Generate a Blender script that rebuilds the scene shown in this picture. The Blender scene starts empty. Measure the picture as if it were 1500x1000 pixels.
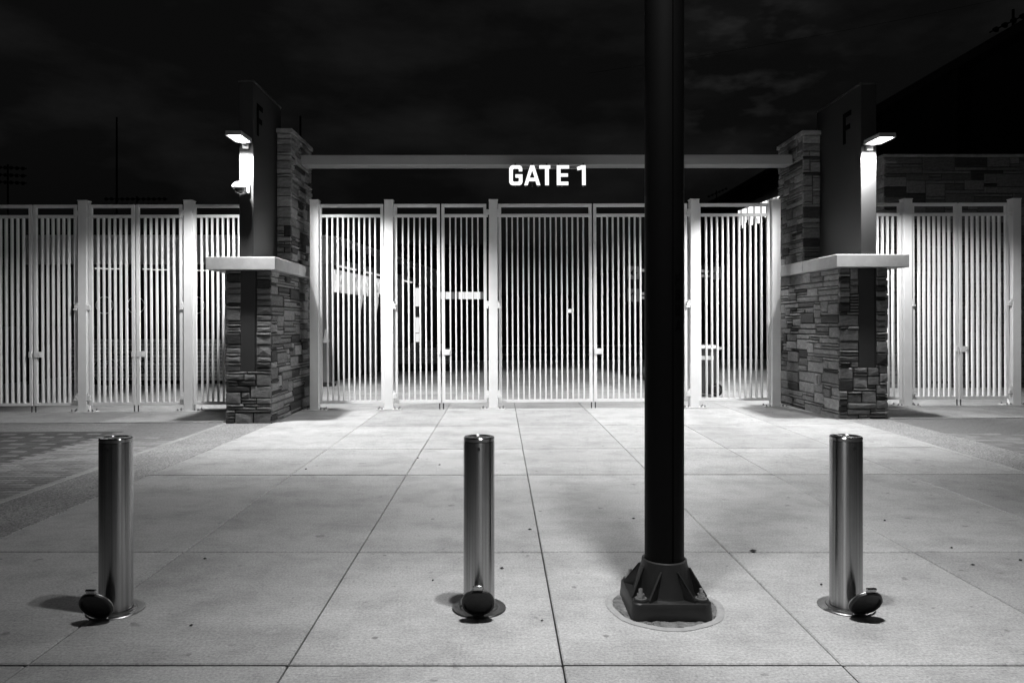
import bpy, bmesh, math, random
from mathutils import Vector, Matrix, geometry
random.seed(11)
SC = bpy.context.scene
COL = SC.collection
R = math.radians
F, CX, CY, CH = 1080.0, 732.0, 475.0, 1.51      # focal length in photo pixels, vanishing point, eye height

# ------------------------------------------------------------------ camera
cd = bpy.data.cameras.new('camera')
cd.sensor_width = 36.0
cd.lens = F / 1500.0 * 36.0
cd.shift_x = (750 - CX) / 1500.0
cd.shift_y = -(500 - CY) / 1500.0
cd.clip_start, cd.clip_end = 0.05, 3000
cam = bpy.data.objects.new('camera', cd)
cam.location = (0, 0, CH)
cam.rotation_euler = (R(90), 0, 0)
COL.objects.link(cam)
SC.camera = cam

# ------------------------------------------------------------------ world: night sky with faint cloud
W = bpy.data.worlds.new('World')
SC.world = W
W.use_nodes = True
nt = W.node_tree
nt.nodes.clear()
out = nt.nodes.new('ShaderNodeOutputWorld')
bg = nt.nodes.new('ShaderNodeBackground')
sky = nt.nodes.new('ShaderNodeTexSky')
sky.sky_type = 'NISHITA'
sky.sun_disc = False
sky.sun_elevation = R(-3.0)
sky.sun_rotation = R(150)
bw = nt.nodes.new('ShaderNodeRGBToBW')
nt.links.new(sky.outputs[0], bw.inputs[0])
tc = nt.nodes.new('ShaderNodeTexCoord')
mp = nt.nodes.new('ShaderNodeMapping')
mp.inputs['Scale'].default_value = (1.0, 1.0, 2.6)
nt.links.new(tc.outputs['Generated'], mp.inputs[0])
nz = nt.nodes.new('ShaderNodeTexNoise')
nz.inputs['Scale'].default_value = 4.2
nz.inputs['Detail'].default_value = 7
nz.inputs['Roughness'].default_value = 0.55
nt.links.new(mp.outputs[0], nz.inputs['Vector'])
cr = nt.nodes.new('ShaderNodeValToRGB')
cr.color_ramp.elements[0].position = 0.44
cr.color_ramp.elements[0].color = (0.0024, 0.0024, 0.0024, 1)
cr.color_ramp.elements[1].position = 0.78
cr.color_ramp.elements[1].color = (0.0105, 0.0105, 0.0105, 1)
nt.links.new(nz.outputs['Fac'], cr.inputs[0])
SKY_MUL = 0.02
ml = nt.nodes.new('ShaderNodeMath'); ml.operation = 'MULTIPLY'; ml.inputs[1].default_value = SKY_MUL
nt.links.new(bw.outputs[0], ml.inputs[0])
ad = nt.nodes.new('ShaderNodeMath'); ad.operation = 'ADD'
nt.links.new(ml.outputs[0], ad.inputs[0])
nt.links.new(cr.outputs[0], ad.inputs[1])
# one paler bank of cloud up to the right
vd = nt.nodes.new('ShaderNodeVectorMath'); vd.operation = 'DOT_PRODUCT'
vd.inputs[1].default_value = Vector((.327, 1, .347)).normalized()
nt.links.new(tc.outputs['Generated'], vd.inputs[0])
vm = nt.nodes.new('ShaderNodeMapRange'); vm.interpolation_type = 'SMOOTHSTEP'
vm.inputs['From Min'].default_value = .990; vm.inputs['From Max'].default_value = .9995
nt.links.new(vd.outputs['Value'], vm.inputs['Value'])
n2 = nt.nodes.new('ShaderNodeTexNoise'); n2.inputs['Scale'].default_value = 16; n2.inputs['Detail'].default_value = 8
nt.links.new(mp.outputs[0], n2.inputs['Vector'])
c2 = nt.nodes.new('ShaderNodeMapRange'); c2.inputs['From Min'].default_value = .5; c2.inputs['From Max'].default_value = .72; c2.inputs['To Max'].default_value = .011
nt.links.new(n2.outputs['Fac'], c2.inputs['Value'])
vmul = nt.nodes.new('ShaderNodeMath'); vmul.operation = 'MULTIPLY'
nt.links.new(vm.outputs[0], vmul.inputs[0]); nt.links.new(c2.outputs[0], vmul.inputs[1])
ad2 = nt.nodes.new('ShaderNodeMath'); ad2.operation = 'ADD'
nt.links.new(ad.outputs[0], ad2.inputs[0]); nt.links.new(vmul.outputs[0], ad2.inputs[1])
nt.links.new(ad2.outputs[0], bg.inputs['Color'])
bg.inputs['Strength'].default_value = 1.0
nt.links.new(bg.outputs[0], out.inputs[0])

# ------------------------------------------------------------------ view
SC.view_settings.view_transform = 'Standard'
SC.view_settings.look = 'None'
SC.view_settings.exposure = 0.0
SC.view_settings.gamma = 1.0
SC.view_settings.use_curve_mapping = False
SC.cycles.use_denoising = True
SC.cycles.max_bounces = 6
SC.cycles.sample_clamp_indirect = 6.0

# lamp strengths (the lamps themselves are built with their fixtures below)
PIER_W, POLE_W, YARD_W, REAR_W = 900.0, 1150.0, 480.0, 850.0

# ------------------------------------------------------------------ helpers
def px(x, d):            # world X of a photo column at depth d
    return (x - CX) * d / F
def pz(y, d):            # world Z of a photo row at depth d
    return CH + (CY - y) * d / F
def smooth(a, b, t):
    t = max(0.0, min(1.0, (t - a) / (b - a)))
    return t * t * (3 - 2 * t)
SLOPE, YAW = 0.0053, 0.019
def gz(x, y):            # the forecourt falls gently to the left near the gate
    return SLOPE * max(-20, min(20, x)) * smooth(6, 11, y)
def fy(x):               # depth of the fence line
    return 13.2 + YAW * x
def fx(p):               # X on the fence line of a photo column
    k = (p - CX) / F
    return 13.12 * k / (1 - YAW * k)

def mat(name, v, rough=0.6, metal=0.0, spec=0.5, var=0.0, nscale=8.0, bump=0.0, bscale=40.0, stretch=(1, 1, 1),
        rnd=0.0, aniso=0.0, arot=0.0, coord='Object', dist=0.01):
    m = bpy.data.materials.new(name)
    m.use_nodes = True
    t = m.node_tree
    b = t.nodes['Principled BSDF']
    b.inputs['Base Color'].default_value = (v, v, v, 1)
    b.inputs['Roughness'].default_value = rough
    b.inputs['Metallic'].default_value = metal
    b.inputs['Specular IOR Level'].default_value = spec
    if aniso:
        b.inputs['Anisotropic'].default_value = aniso
        b.inputs['Anisotropic Rotation'].default_value = arot
        tg = t.nodes.new('ShaderNodeTangent'); tg.direction_type = 'RADIAL'; tg.axis = 'Z'
        t.links.new(tg.outputs[0], b.inputs['Tangent'])
    tcn = t.nodes.new('ShaderNodeTexCoord')
    mpn = t.nodes.new('ShaderNodeMapping')
    mpn.inputs['Scale'].default_value = stretch
    t.links.new(tcn.outputs[coord], mpn.inputs[0])
    val = None
    if var:
        n = t.nodes.new('ShaderNodeTexNoise')
        n.inputs['Scale'].default_value = nscale
        n.inputs['Detail'].default_value = 8
        n.inputs['Roughness'].default_value = 0.62
        t.links.new(mpn.outputs[0], n.inputs['Vector'])
        mr = t.nodes.new('ShaderNodeMapRange')
        mr.inputs['From Min'].default_value = 0.25
        mr.inputs['From Max'].default_value = 0.75
        mr.inputs['To Min'].default_value = v * (1 - var)
        mr.inputs['To Max'].default_value = v * (1 + var)
        t.links.new(n.outputs['Fac'], mr.inputs['Value'])
        val = mr.outputs[0]
    if rnd:
        oi = t.nodes.new('ShaderNodeObjectInfo')
        mr2 = t.nodes.new('ShaderNodeMapRange')
        mr2.inputs['To Min'].default_value = 1 - rnd
        mr2.inputs['To Max'].default_value = 1 + rnd
        t.links.new(oi.outputs['Random'], mr2.inputs['Value'])
        mm = t.nodes.new('ShaderNodeMath'); mm.operation = 'MULTIPLY'
        t.links.new(mr2.outputs[0], mm.inputs[0])
        if val is None:
            mm.inputs[1].default_value = v
        else:
            t.links.new(val, mm.inputs[1])
        val = mm.outputs[0]
    if val is not None:
        t.links.new(val, b.inputs['Base Color'])
    if bump:
        n2 = t.nodes.new('ShaderNodeTexNoise')
        n2.inputs['Scale'].default_value = bscale
        n2.inputs['Detail'].default_value = 6
        t.links.new(mpn.outputs[0], n2.inputs['Vector'])
        bp = t.nodes.new('ShaderNodeBump')
        bp.inputs['Strength'].default_value = bump
        bp.inputs['Distance'].default_value = dist
        t.links.new(n2.outputs['Fac'], bp.inputs['Height'])
        t.links.new(bp.outputs[0], b.inputs['Normal'])
    return m

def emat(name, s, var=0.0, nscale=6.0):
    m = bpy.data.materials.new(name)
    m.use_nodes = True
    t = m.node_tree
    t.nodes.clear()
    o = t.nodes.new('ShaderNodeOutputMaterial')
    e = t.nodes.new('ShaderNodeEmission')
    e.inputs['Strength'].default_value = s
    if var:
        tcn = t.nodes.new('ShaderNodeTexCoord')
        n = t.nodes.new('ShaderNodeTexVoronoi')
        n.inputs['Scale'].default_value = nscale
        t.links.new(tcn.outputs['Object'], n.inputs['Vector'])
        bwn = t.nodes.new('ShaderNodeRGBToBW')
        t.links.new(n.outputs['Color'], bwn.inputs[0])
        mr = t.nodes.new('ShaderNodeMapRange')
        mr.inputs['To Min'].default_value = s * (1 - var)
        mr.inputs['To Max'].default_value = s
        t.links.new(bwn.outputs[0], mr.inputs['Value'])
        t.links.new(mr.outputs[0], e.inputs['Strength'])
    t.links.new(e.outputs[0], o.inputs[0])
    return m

def concrete(name, v, streak=0.11):
    m = bpy.data.materials.new(name)
    m.use_nodes = True
    t = m.node_tree
    L = t.links
    b = t.nodes['Principled BSDF']
    b.inputs['Roughness'].default_value = 0.78
    b.inputs['Specular IOR Level'].default_value = 0.35
    g = t.nodes.new('ShaderNodeNewGeometry')
    def noise(scale, st, det=6, ro=0.6):
        q = t.nodes.new('ShaderNodeMapping'); q.inputs['Scale'].default_value = st
        L.new(g.outputs['Position'], q.inputs[0])
        n = t.nodes.new('ShaderNodeTexNoise')
        n.inputs['Scale'].default_value = scale; n.inputs['Detail'].default_value = det
        n.inputs['Roughness'].default_value = ro
        L.new(q.outputs[0], n.inputs['Vector'])
        return n.outputs['Fac']
    def rng(s, a, bb, lo=0.3, hi=0.7):
        r = t.nodes.new('ShaderNodeMapRange')
        r.inputs['From Min'].default_value = lo; r.inputs['From Max'].default_value = hi
        r.inputs['To Min'].default_value = a; r.inputs['To Max'].default_value = bb
        L.new(s, r.inputs['Value']); return r.outputs[0]
    def mul(a, c):
        k = t.nodes.new('ShaderNodeMath'); k.operation = 'MULTIPLY'
        L.new(a, k.inputs[0]); L.new(c, k.inputs[1]); return k.outputs[0]
    a = rng(noise(1.1, (0.35, 1.6, 1), 7), v * (1 - streak), v * (1 + streak))          # trowel bands across the walk
    a = mul(a, rng(noise(30, (0.2, 3.0, 1), 5, .7), 0.87, 1.13))                              # broom strokes
    a = mul(a, rng(noise(75, (1, 1, 1), 5, .75), 0.62, 1.38))                                # sand grain
    a = mul(a, rng(noise(2.3, (1, 1, 1), 9, 0.7), 0.78, 1.0, 0.36, 0.55))                # blotchy stains
    a = mul(a, rng(noise(9.0, (1, 1, 1), 4, 0.5), 0.62, 1.0, 0.27, 0.33))                # small dark spots
    vo = t.nodes.new('ShaderNodeTexVoronoi'); vo.inputs['Scale'].default_value = 2.6; vo.inputs['Randomness'].default_value = 1
    L.new(g.outputs['Position'], vo.inputs['Vector'])
    a = mul(a, rng(vo.outputs['Distance'], 0.5, 1.0, 0.028, 0.05))                       # trodden gum spots
    oi = t.nodes.new('ShaderNodeObjectInfo')
    a = mul(a, rng(oi.outputs['Random'], 0.84, 1.08, 0, 1))
    L.new(a, b.inputs['Base Color'])
    bp = t.nodes.new('ShaderNodeBump'); bp.inputs['Strength'].default_value = 0.5; bp.inputs['Distance'].default_value = 0.004
    L.new(noise(90, (0.35, 2.4, 1), 5), bp.inputs['Height'])
    L.new(bp.outputs[0], b.inputs['Normal'])
    return m

def aggregate(name, v):
    m = bpy.data.materials.new(name); m.use_nodes = True
    t = m.node_tree; L = t.links; b = t.nodes['Principled BSDF']
    b.inputs['Roughness'].default_value = 0.7
    g = t.nodes.new('ShaderNodeNewGeometry')
    vo = t.nodes.new('ShaderNodeTexVoronoi'); vo.inputs['Scale'].default_value = 85
    L.new(g.outputs['Position'], vo.inputs['Vector'])
    bwn = t.nodes.new('ShaderNodeRGBToBW'); L.new(vo.outputs['Color'], bwn.inputs[0])
    r = t.nodes.new('ShaderNodeMapRange')
    r.inputs['To Min'].default_value = v * 0.3; r.inputs['To Max'].default_value = v * 1.7
    L.new(bwn.outputs[0], r.inputs['Value'])
    n = t.nodes.new('ShaderNodeTexNoise'); n.inputs['Scale'].default_value = 1.6; n.inputs['Detail'].default_value = 6
    L.new(g.outputs['Position'], n.inputs['Vector'])
    r2 = t.nodes.new('ShaderNodeMapRange'); r2.inputs['From Min'].default_value = .3; r2.inputs['From Max'].default_value = .7
    r2.inputs['To Min'].default_value = .85; r2.inputs['To Max'].default_value = 1.15
    L.new(n.outputs['Fac'], r2.inputs['Value'])
    k = t.nodes.new('ShaderNodeMath'); k.operation = 'MULTIPLY'
    L.new(r.outputs[0], k.inputs[0]); L.new(r2.outputs[0], k.inputs[1])
    L.new(k.outputs[0], b.inputs['Base Color'])
    bp = t.nodes.new('ShaderNodeBump'); bp.inputs['Strength'].default_value = 0.8; bp.inputs['Distance'].default_value = 0.004
    L.new(vo.outputs['Distance'], bp.inputs['Height']); bp.invert = True
    L.new(bp.outputs[0], b.inputs['Normal'])
    return m

def stone_mat(name, lo, hi, dark):
    m = bpy.data.materials.new(name); m.use_nodes = True
    t = m.node_tree; L = t.links; b = t.nodes['Principled BSDF']
    b.inputs['Roughness'].default_value = 0.85
    b.inputs['Specular IOR Level'].default_value = 0.25
    oi = t.nodes.new('ShaderNodeObjectInfo')
    cr = t.nodes.new('ShaderNodeValToRGB'); cr.color_ramp.interpolation = 'CONSTANT'
    e = cr.color_ramp.elements
    e[0].position = 0; e[0].color = (dark, dark, dark, 1)
    e[1].position = 0.16; c = lo; e[1].color = (c, c, c, 1)
    for p, f in ((0.30, .35), (0.45, .55), (0.6, .2), (0.72, .8), (0.84, .45), (0.94, 1.0)):
        q = e.new(p); c = lo + (hi - lo) * f; q.color = (c, c, c, 1)
    L.new(oi.outputs['Random'], cr.inputs[0])
    tcn = t.nodes.new('ShaderNodeTexCoord')
    mp = t.nodes.new('ShaderNodeMapping'); mp.inputs['Scale'].default_value = (1, 1, 2.2)
    L.new(tcn.outputs['Object'], mp.inputs[0])
    n = t.nodes.new('ShaderNodeTexNoise'); n.inputs['Scale'].default_value = 14; n.inputs['Detail'].default_value = 9; n.inputs['Roughness'].default_value = .65
    L.new(mp.outputs[0], n.inputs['Vector'])
    r = t.nodes.new('ShaderNodeMapRange'); r.inputs['From Min'].default_value = .28; r.inputs['From Max'].default_value = .72
    r.inputs['To Min'].default_value = .6; r.inputs['To Max'].default_value = 1.4
    L.new(n.outputs['Fac'], r.inputs['Value'])
    k = t.nodes.new('ShaderNodeMath'); k.operation = 'MULTIPLY'
    L.new(cr.outputs[0], k.inputs[0]); L.new(r.outputs[0], k.inputs[1])
    L.new(k.outputs[0], b.inputs['Base Color'])
    bp = t.nodes.new('ShaderNodeBump'); bp.inputs['Strength'].default_value = .9; bp.inputs['Distance'].default_value = .012
    n3 = t.nodes.new('ShaderNodeTexNoise'); n3.inputs['Scale'].default_value = 26; n3.inputs['Detail'].default_value = 8
    L.new(mp.outputs[0], n3.inputs['Vector'])
    L.new(n3.outputs['Fac'], bp.inputs['Height']); L.new(bp.outputs[0], b.inputs['Normal'])
    return m

def courses(name, v, bwid, bh):
    m = bpy.data.materials.new(name); m.use_nodes = True
    t = m.node_tree; L = t.links; b = t.nodes['Principled BSDF']; b.inputs['Roughness'].default_value = .85
    tcn = t.nodes.new('ShaderNodeTexCoord')
    mp = t.nodes.new('ShaderNodeMapping'); mp.inputs['Rotation'].default_value = (R(90), 0, 0)
    L.new(tcn.outputs['Object'], mp.inputs[0])
    br = t.nodes.new('ShaderNodeTexBrick')
    br.inputs['Scale'].default_value = 1; br.inputs['Brick Width'].default_value = bwid; br.inputs['Row Height'].default_value = bh
    br.inputs['Mortar Size'].default_value = .012
    br.inputs['Color1'].default_value = (v, v, v, 1); br.inputs['Color2'].default_value = (v * .6,) * 3 + (1,)
    br.inputs['Mortar'].default_value = (v * .2,) * 3 + (1,)
    L.new(mp.outputs[0], br.inputs['Vector'])
    L.new(br.outputs['Color'], b.inputs['Base Color'])
    return m

MT = dict(
    slab=concrete('broom_finished_concrete', 0.42),
    slab2=concrete('pale_concrete', 0.46, .1),
    agg=aggregate('exposed_aggregate', 0.27),
    paver=mat('clay_paver', 0.25, .8, var=.3, nscale=30, rnd=.28, bump=.3, bscale=90),
    paver_dark=mat('charcoal_paver', 0.075, .75, var=.3, nscale=30, rnd=.3, bump=.3, bscale=90),
    paver_pale=mat('pale_paver', 0.20, .75, var=.2, nscale=30),
    bed=mat('sand_bed', 0.05, .95, var=.3, nscale=40),
    asphalt=mat('asphalt', 0.05, .9, var=.25, nscale=3, bump=.4, bscale=120),
    white=mat('white_painted_steel', 0.72, .38, var=.05, nscale=5, bump=.06, bscale=14, dist=.004),
    white_post=mat('white_painted_post', 0.70, .42, var=.07, nscale=3, bump=.05, bscale=10, dist=.004),
    beam=mat('light_grey_paint', 0.25, .5, var=.06, nscale=3),
    steel=mat('brushed_stainless_painted_streaks', 0.38, .25, metal=1, aniso=.96, arot=.25, var=.45, nscale=3, stretch=(26, 26, .15), bump=.03, bscale=30, dist=.002),  # vertical reflection streaks painted into the colour as stretched noise
    steel_dull=mat('dull_stainless', 0.42, .34, metal=1, var=.2, nscale=14, bump=.05, bscale=60),
    lid=mat('lid_underside', 0.035, .5, metal=.6, var=.3, nscale=20),
    pole=mat('black_powder_coat', 0.004, .5, spec=.06, var=.15, nscale=6, bump=.04, bscale=200, dist=.002),
    cast=mat('cast_black_iron', 0.010, .48, spec=.5, var=.3, nscale=18, bump=.3, bscale=70, dist=.004),
    bolt=mat('galvanised_bolt', 0.32, .4, metal=.8, var=.2, nscale=40),
    dark=mat('dark_steel', 0.02, .5),
    black=mat('black_vinyl', 0.0015, .7, spec=.03),
    fin=mat('dark_bronze_panel', 0.013, .55, var=.08, nscale=2.5, bump=.04, bscale=6),
    fin_edge=mat('dark_panel', 0.03, .5, var=.1, nscale=5),
    cap=mat('cast_stone_cap', 0.29, .7, var=.16, nscale=5, bump=.15, bscale=60, rnd=.05),
    core=mat('dark_mortar', 0.018, .95, var=.3, nscale=30),
    stone=stone_mat('ledge_stone', 0.09, 0.20, 0.03),
    stone_far=stone_mat('ledge_stone_building', 0.07, 0.15, 0.03),
    stone_stuff=mat('ledge_stone_rear', 0.18, .85, var=.5, nscale=7, bump=.6, bscale=26),
    mortar=mat('rough_mortar', 0.16, .95, var=.7, nscale=22, bump=1.0, bscale=35, dist=.03),
    lip=mat('trowelled_grout', 0.33, .85, var=.2, nscale=16, bump=.4, bscale=50),
    stain=mat('damp_concrete_stain', 0.10, .6, var=.5, nscale=20),
    lens=emat('lit_lamp_lens', 14.0),
    headlens=emat('lit_pole_lens', 3.0),
    letter=emat('lit_letter_face', 1.25),
    housing=mat('lamp_housing', 0.30, .4, metal=.5),
    camwhite=mat('camera_housing_white', 0.75, .35),
    camdome=mat('smoked_dome', 0.01, .08, spec=.7),
    wall=mat('painted_block_wall', 0.30, .8, var=.12, nscale=2, bump=.1, bscale=20),
    fascia=mat('concession_fascia', 0.42, .6, var=.06, nscale=2),
    counter=courses('counter_block', 0.42, .42, .10),
    kiosk=courses('kiosk_stone', 0.30, .22, .07),
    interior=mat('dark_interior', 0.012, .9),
    night=mat('dark_cladding', 0.012, .9, var=.3, nscale=.5),
    menu=emat('lit_menu_board', 1.0, .8, 7.0),
    strip=emat('lit_strip', 0.7),
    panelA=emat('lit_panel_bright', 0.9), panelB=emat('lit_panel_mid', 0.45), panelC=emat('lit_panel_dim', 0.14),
    glow=emat('lit_slat', 1.6),
    globe=emat('lit_globe', 2.0),
    signgrey=emat('emissive_arrow_panel', 0.07),  # grey of the arrow squares set as faint emission
    signtext=emat('emissive_sign_text', 0.22),  # pale lettering set as emission too
    plastic=mat('bin_plastic', 0.06, .5),
    pale=mat('pale_plastic', 0.7, .5),
    rubber=mat('black_rubber', 0.012, .7),
    leaf=mat('dry_leaf', 0.03, .8),
    rail=mat('dull_rail', 0.22, .5, metal=.4),
    cloth=mat('white_cloth', 0.75, .9),
)

def newbm(): return bmesh.new()
def box(bm, x0, x1, y0, y1, z0, z1, bev=0.0, M=None):
    r = bmesh.ops.create_cube(bm, size=1.0)
    vs = r['verts']
    for v in vs:
        v.co = Vector((x0 + (v.co.x + .5) * (x1 - x0), y0 + (v.co.y + .5) * (y1 - y0), z0 + (v.co.z + .5) * (z1 - z0)))
    if bev:
        es = list({e for v in vs for e in v.link_edges})
        r2 = bmesh.ops.bevel(bm, geom=es, offset=bev, segments=1, affect='EDGES', profile=.5)
        vs = list({v for f in r2['faces'] for v in f.verts} | {v for v in vs if v.is_valid})
    if M is not None:
        bmesh.ops.transform(bm, matrix=M, verts=[v for v in vs if v.is_valid])
    return vs
def cyl(bm, c, r0, r1, h, n=24, axis='Z', caps=True):
    r = bmesh.ops.create_cone(bm, cap_ends=caps, segments=n, radius1=r0, radius2=r1, depth=h)
    M = Matrix.Translation(Vector((0, 0, h / 2)))
    if axis == 'X': M = Matrix.Rotation(R(90), 4, 'Y') @ M
    if axis == 'Y': M = Matrix.Rotation(R(-90), 4, 'X') @ M
    bmesh.ops.transform(bm, matrix=Matrix.Translation(Vector(c)) @ M, verts=r['verts'])
    return r['verts']
def lathe(bm, prof, n=32, c=(0, 0, 0), M=None):
    rings = []
    for (r, z) in prof:
        if r < 1e-6:
            rings.append([bm.verts.new((c[0], c[1], c[2] + z))])
        else:
            rings.append([bm.verts.new((c[0] + r * math.cos(2 * math.pi * i / n), c[1] + r * math.sin(2 * math.pi * i / n), c[2] + z)) for i in range(n)])
    for a, b in zip(rings, rings[1:]):
        for i in range(n):
            j = (i + 1) % n
            if len(a) == 1 and len(b) == 1: continue
            if len(a) == 1: bm.faces.new((a[0], b[j], b[i]))
            elif len(b) == 1: bm.faces.new((a[i], a[j], b[0]))
            else: bm.faces.new((a[i], a[j], b[j], b[i]))
    vs = [v for q in rings for v in q]
    if M is not None: bmesh.ops.transform(bm, matrix=M, verts=vs)
    return vs
def tube(bm, pts, r, n=8):
    pts = [Vector(p) for p in pts]
    rings = []
    up = Vector((0, 0, 1))
    for i, p in enumerate(pts):
        d = (pts[min(i + 1, len(pts) - 1)] - pts[max(i - 1, 0)]).normalized()
        s = d.cross(up)
        if s.length < 1e-4: s = d.cross(Vector((0, 1, 0)))
        s.normalize(); u = s.cross(d)
        rr = r[i] if isinstance(r, (list, tuple)) else r
        rings.append([bm.verts.new(p + rr * (math.cos(2 * math.pi * k / n) * s + math.sin(2 * math.pi * k / n) * u)) for k in range(n)])
    for a, b in zip(rings, rings[1:]):
        for k in range(n):
            bm.faces.new((a[k], a[(k + 1) % n], b[(k + 1) % n], b[k]))
    bm.faces.new(rings[0][::-1]); bm.faces.new(rings[-1])
def ring(bm, c, r, t, axis='Y', n=28, m=6, squash=1.0):
    vs = []
    for i in range(n):
        a = 2 * math.pi * i / n
        row = []
        for j in range(m):
            b = 2 * math.pi * j / m
            q = r + t * math.cos(b)
            p = (q * math.cos(a), t * math.sin(b), q * math.sin(a) * squash)
            if axis == 'Z': p = (q * math.cos(a), q * math.sin(a), t * math.sin(b))
            if axis == 'X': p = (t * math.sin(b), q * math.cos(a), q * math.sin(a))
            row.append(bm.verts.new((c[0] + p[0], c[1] + p[1], c[2] + p[2])))
        vs.append(row)
    for i in range(n):
        for j in range(m):
            bm.faces.new((vs[i][j], vs[(i + 1) % n][j], vs[(i + 1) % n][(j + 1) % m], vs[i][(j + 1) % m]))
def extrude_poly(bm, loops, y0, y1, fn=None):
    """polygon with holes in (x, z), given thickness from y0 (front) to y1"""
    pts = [p for l in loops for p in l]
    tris = geometry.tessellate_polygon([[Vector((p[0], p[1], 0)) for p in l] for l in loops])
    f = [bm.verts.new((p[0], y0, p[1])) for p in pts]
    b = [bm.verts.new((p[0], y1, p[1])) for p in pts]
    for t in tris:
        try:
            bm.faces.new([f[i] for i in t]); bm.faces.new([b[i] for i in reversed(t)])
        except ValueError: pass
    k = 0
    for l in loops:
        n = len(l)
        for i in range(n):
            a, c = k + i, k + (i + 1) % n
            try: bm.faces.new((f[a], f[c], b[c], b[a]))
            except ValueError: pass
        k += n
def mesh_of(name, bm, m, smooth_deg=None):
    bmesh.ops.recalc_face_normals(bm, faces=bm.faces)
    me = bpy.data.meshes.new(name)
    bm.to_mesh(me); bm.free()
    me.materials.append(MT[m] if isinstance(m, str) else m)
    if smooth_deg:
        me.shade_smooth()
        try: me.set_sharp_from_angle(angle=R(smooth_deg))
        except Exception: pass
    return me
def link(name, me, parent=None, loc=None, rot=None):
    o = bpy.data.objects.new(name, me)
    COL.objects.link(o)
    if parent is not None: o.parent = parent
    if loc is not None: o.location = loc
    if rot is not None: o.rotation_euler = rot
    return o
def obj(name, bm, m, parent=None, loc=None, rot=None, smooth_deg=None):
    return link(name, mesh_of(name, bm, m, smooth_deg), parent, loc, rot)
def tag(o, label=None, cat=None, group=None, kind=None):
    if label: o['label'] = label
    if cat: o['category'] = cat
    if group: o['group'] = group
    if kind: o['kind'] = kind
    return o
def thing(name, label, cat, loc=(0, 0, 0), rot=(0, 0, 0), group=None):
    o = bpy.data.objects.new(name, None)
    COL.objects.link(o)
    o.empty_display_size = .1
    o.location = loc; o.rotation_euler = rot
    return tag(o, label, cat, group)
def copy_tree(o, parent=None):
    c = o.copy(); COL.objects.link(c)
    if parent is not None: c.parent = parent
    for ch in list(o.children): copy_tree(ch, c)
    return c

FWD = -1.0
def spot(parent, loc, power, half_deg, blend, radius, wing=1.0, rot=(0, 0, 0), side_throw=0.0, core=None, inward=0.0):
    """downward luminaire with a batwing distribution: intensity ~ 1/cos^wing inside the cut-off"""
    l = bpy.data.lights.new('lamp_light', 'SPOT')
    l.energy = power
    l.spot_size = R(2 * half_deg)
    l.spot_blend = blend
    l.shadow_soft_size = radius
    l.use_nodes = True
    t = l.node_tree
    e = t.nodes.get('Emission')
    tcn = t.nodes.new('ShaderNodeTexCoord')
    sp = t.nodes.new('ShaderNodeSeparateXYZ')
    t.links.new(tcn.outputs['Normal'], sp.inputs[0])
    ab = t.nodes.new('ShaderNodeMath'); ab.operation = 'ABSOLUTE'; t.links.new(sp.outputs['Z'], ab.inputs[0])
    mx = t.nodes.new('ShaderNodeMath'); mx.operation = 'MAXIMUM'; mx.inputs[1].default_value = .3; t.links.new(ab.outputs[0], mx.inputs[0])
    pw = t.nodes.new('ShaderNodeMath'); pw.operation = 'POWER'; pw.inputs[1].default_value = -wing; t.links.new(mx.outputs[0], pw.inputs[0])
    last = pw.outputs[0]
    if side_throw:
        # optics that throw along the wall and little straight ahead (-Y)
        ng = t.nodes.new('ShaderNodeMath'); ng.operation = 'MULTIPLY'; ng.inputs[1].default_value = FWD; t.links.new(sp.outputs['Y'], ng.inputs[0])
        mr = t.nodes.new('ShaderNodeMapRange'); mr.interpolation_type = 'SMOOTHSTEP'
        mr.inputs['From Min'].default_value = .42; mr.inputs['From Max'].default_value = .76
        mr.inputs['To Min'].default_value = 1.0; mr.inputs['To Max'].default_value = 1 - side_throw
        t.links.new(ng.outputs[0], mr.inputs['Value'])
        mm = t.nodes.new('ShaderNodeMath'); mm.operation = 'MULTIPLY'
        t.links.new(last, mm.inputs[0]); t.links.new(mr.outputs[0], mm.inputs[1]); last = mm.outputs[0]
        # and turned towards the gateway
        ix = t.nodes.new('ShaderNodeMath'); ix.operation = 'MULTIPLY'; ix.inputs[1].default_value = inward; t.links.new(sp.outputs['X'], ix.inputs[0])
        m2 = t.nodes.new('ShaderNodeMapRange'); m2.interpolation_type = 'SMOOTHSTEP'
        m2.inputs['From Min'].default_value = -.5; m2.inputs['From Max'].default_value = .6
        m2.inputs['To Min'].default_value = .62; m2.inputs['To Max'].default_value = 1.75
        t.links.new(ix.outputs[0], m2.inputs['Value'])
        m3 = t.nodes.new('ShaderNodeMath'); m3.operation = 'MULTIPLY'
        t.links.new(last, m3.inputs[0]); t.links.new(m2.outputs[0], m3.inputs[1]); last = m3.outputs[0]
    if core:
        # bright centre of the beam with a weaker wide spill
        mr = t.nodes.new('ShaderNodeMapRange'); mr.interpolation_type = 'SMOOTHSTEP'
        mr.inputs['From Min'].default_value = math.cos(R(core[0])); mr.inputs['From Max'].default_value = 1.0
        mr.inputs['To Min'].default_value = core[1]; mr.inputs['To Max'].default_value = 1.0
        t.links.new(ab.outputs[0], mr.inputs['Value'])
        last = mr.outputs[0]
    t.links.new(last, e.inputs['Strength'])
    o = bpy.data.objects.new('lamp_light', l)
    COL.objects.link(o)
    o.parent = parent
    o.location = loc
    o.rotation_euler = rot
    return o

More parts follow.
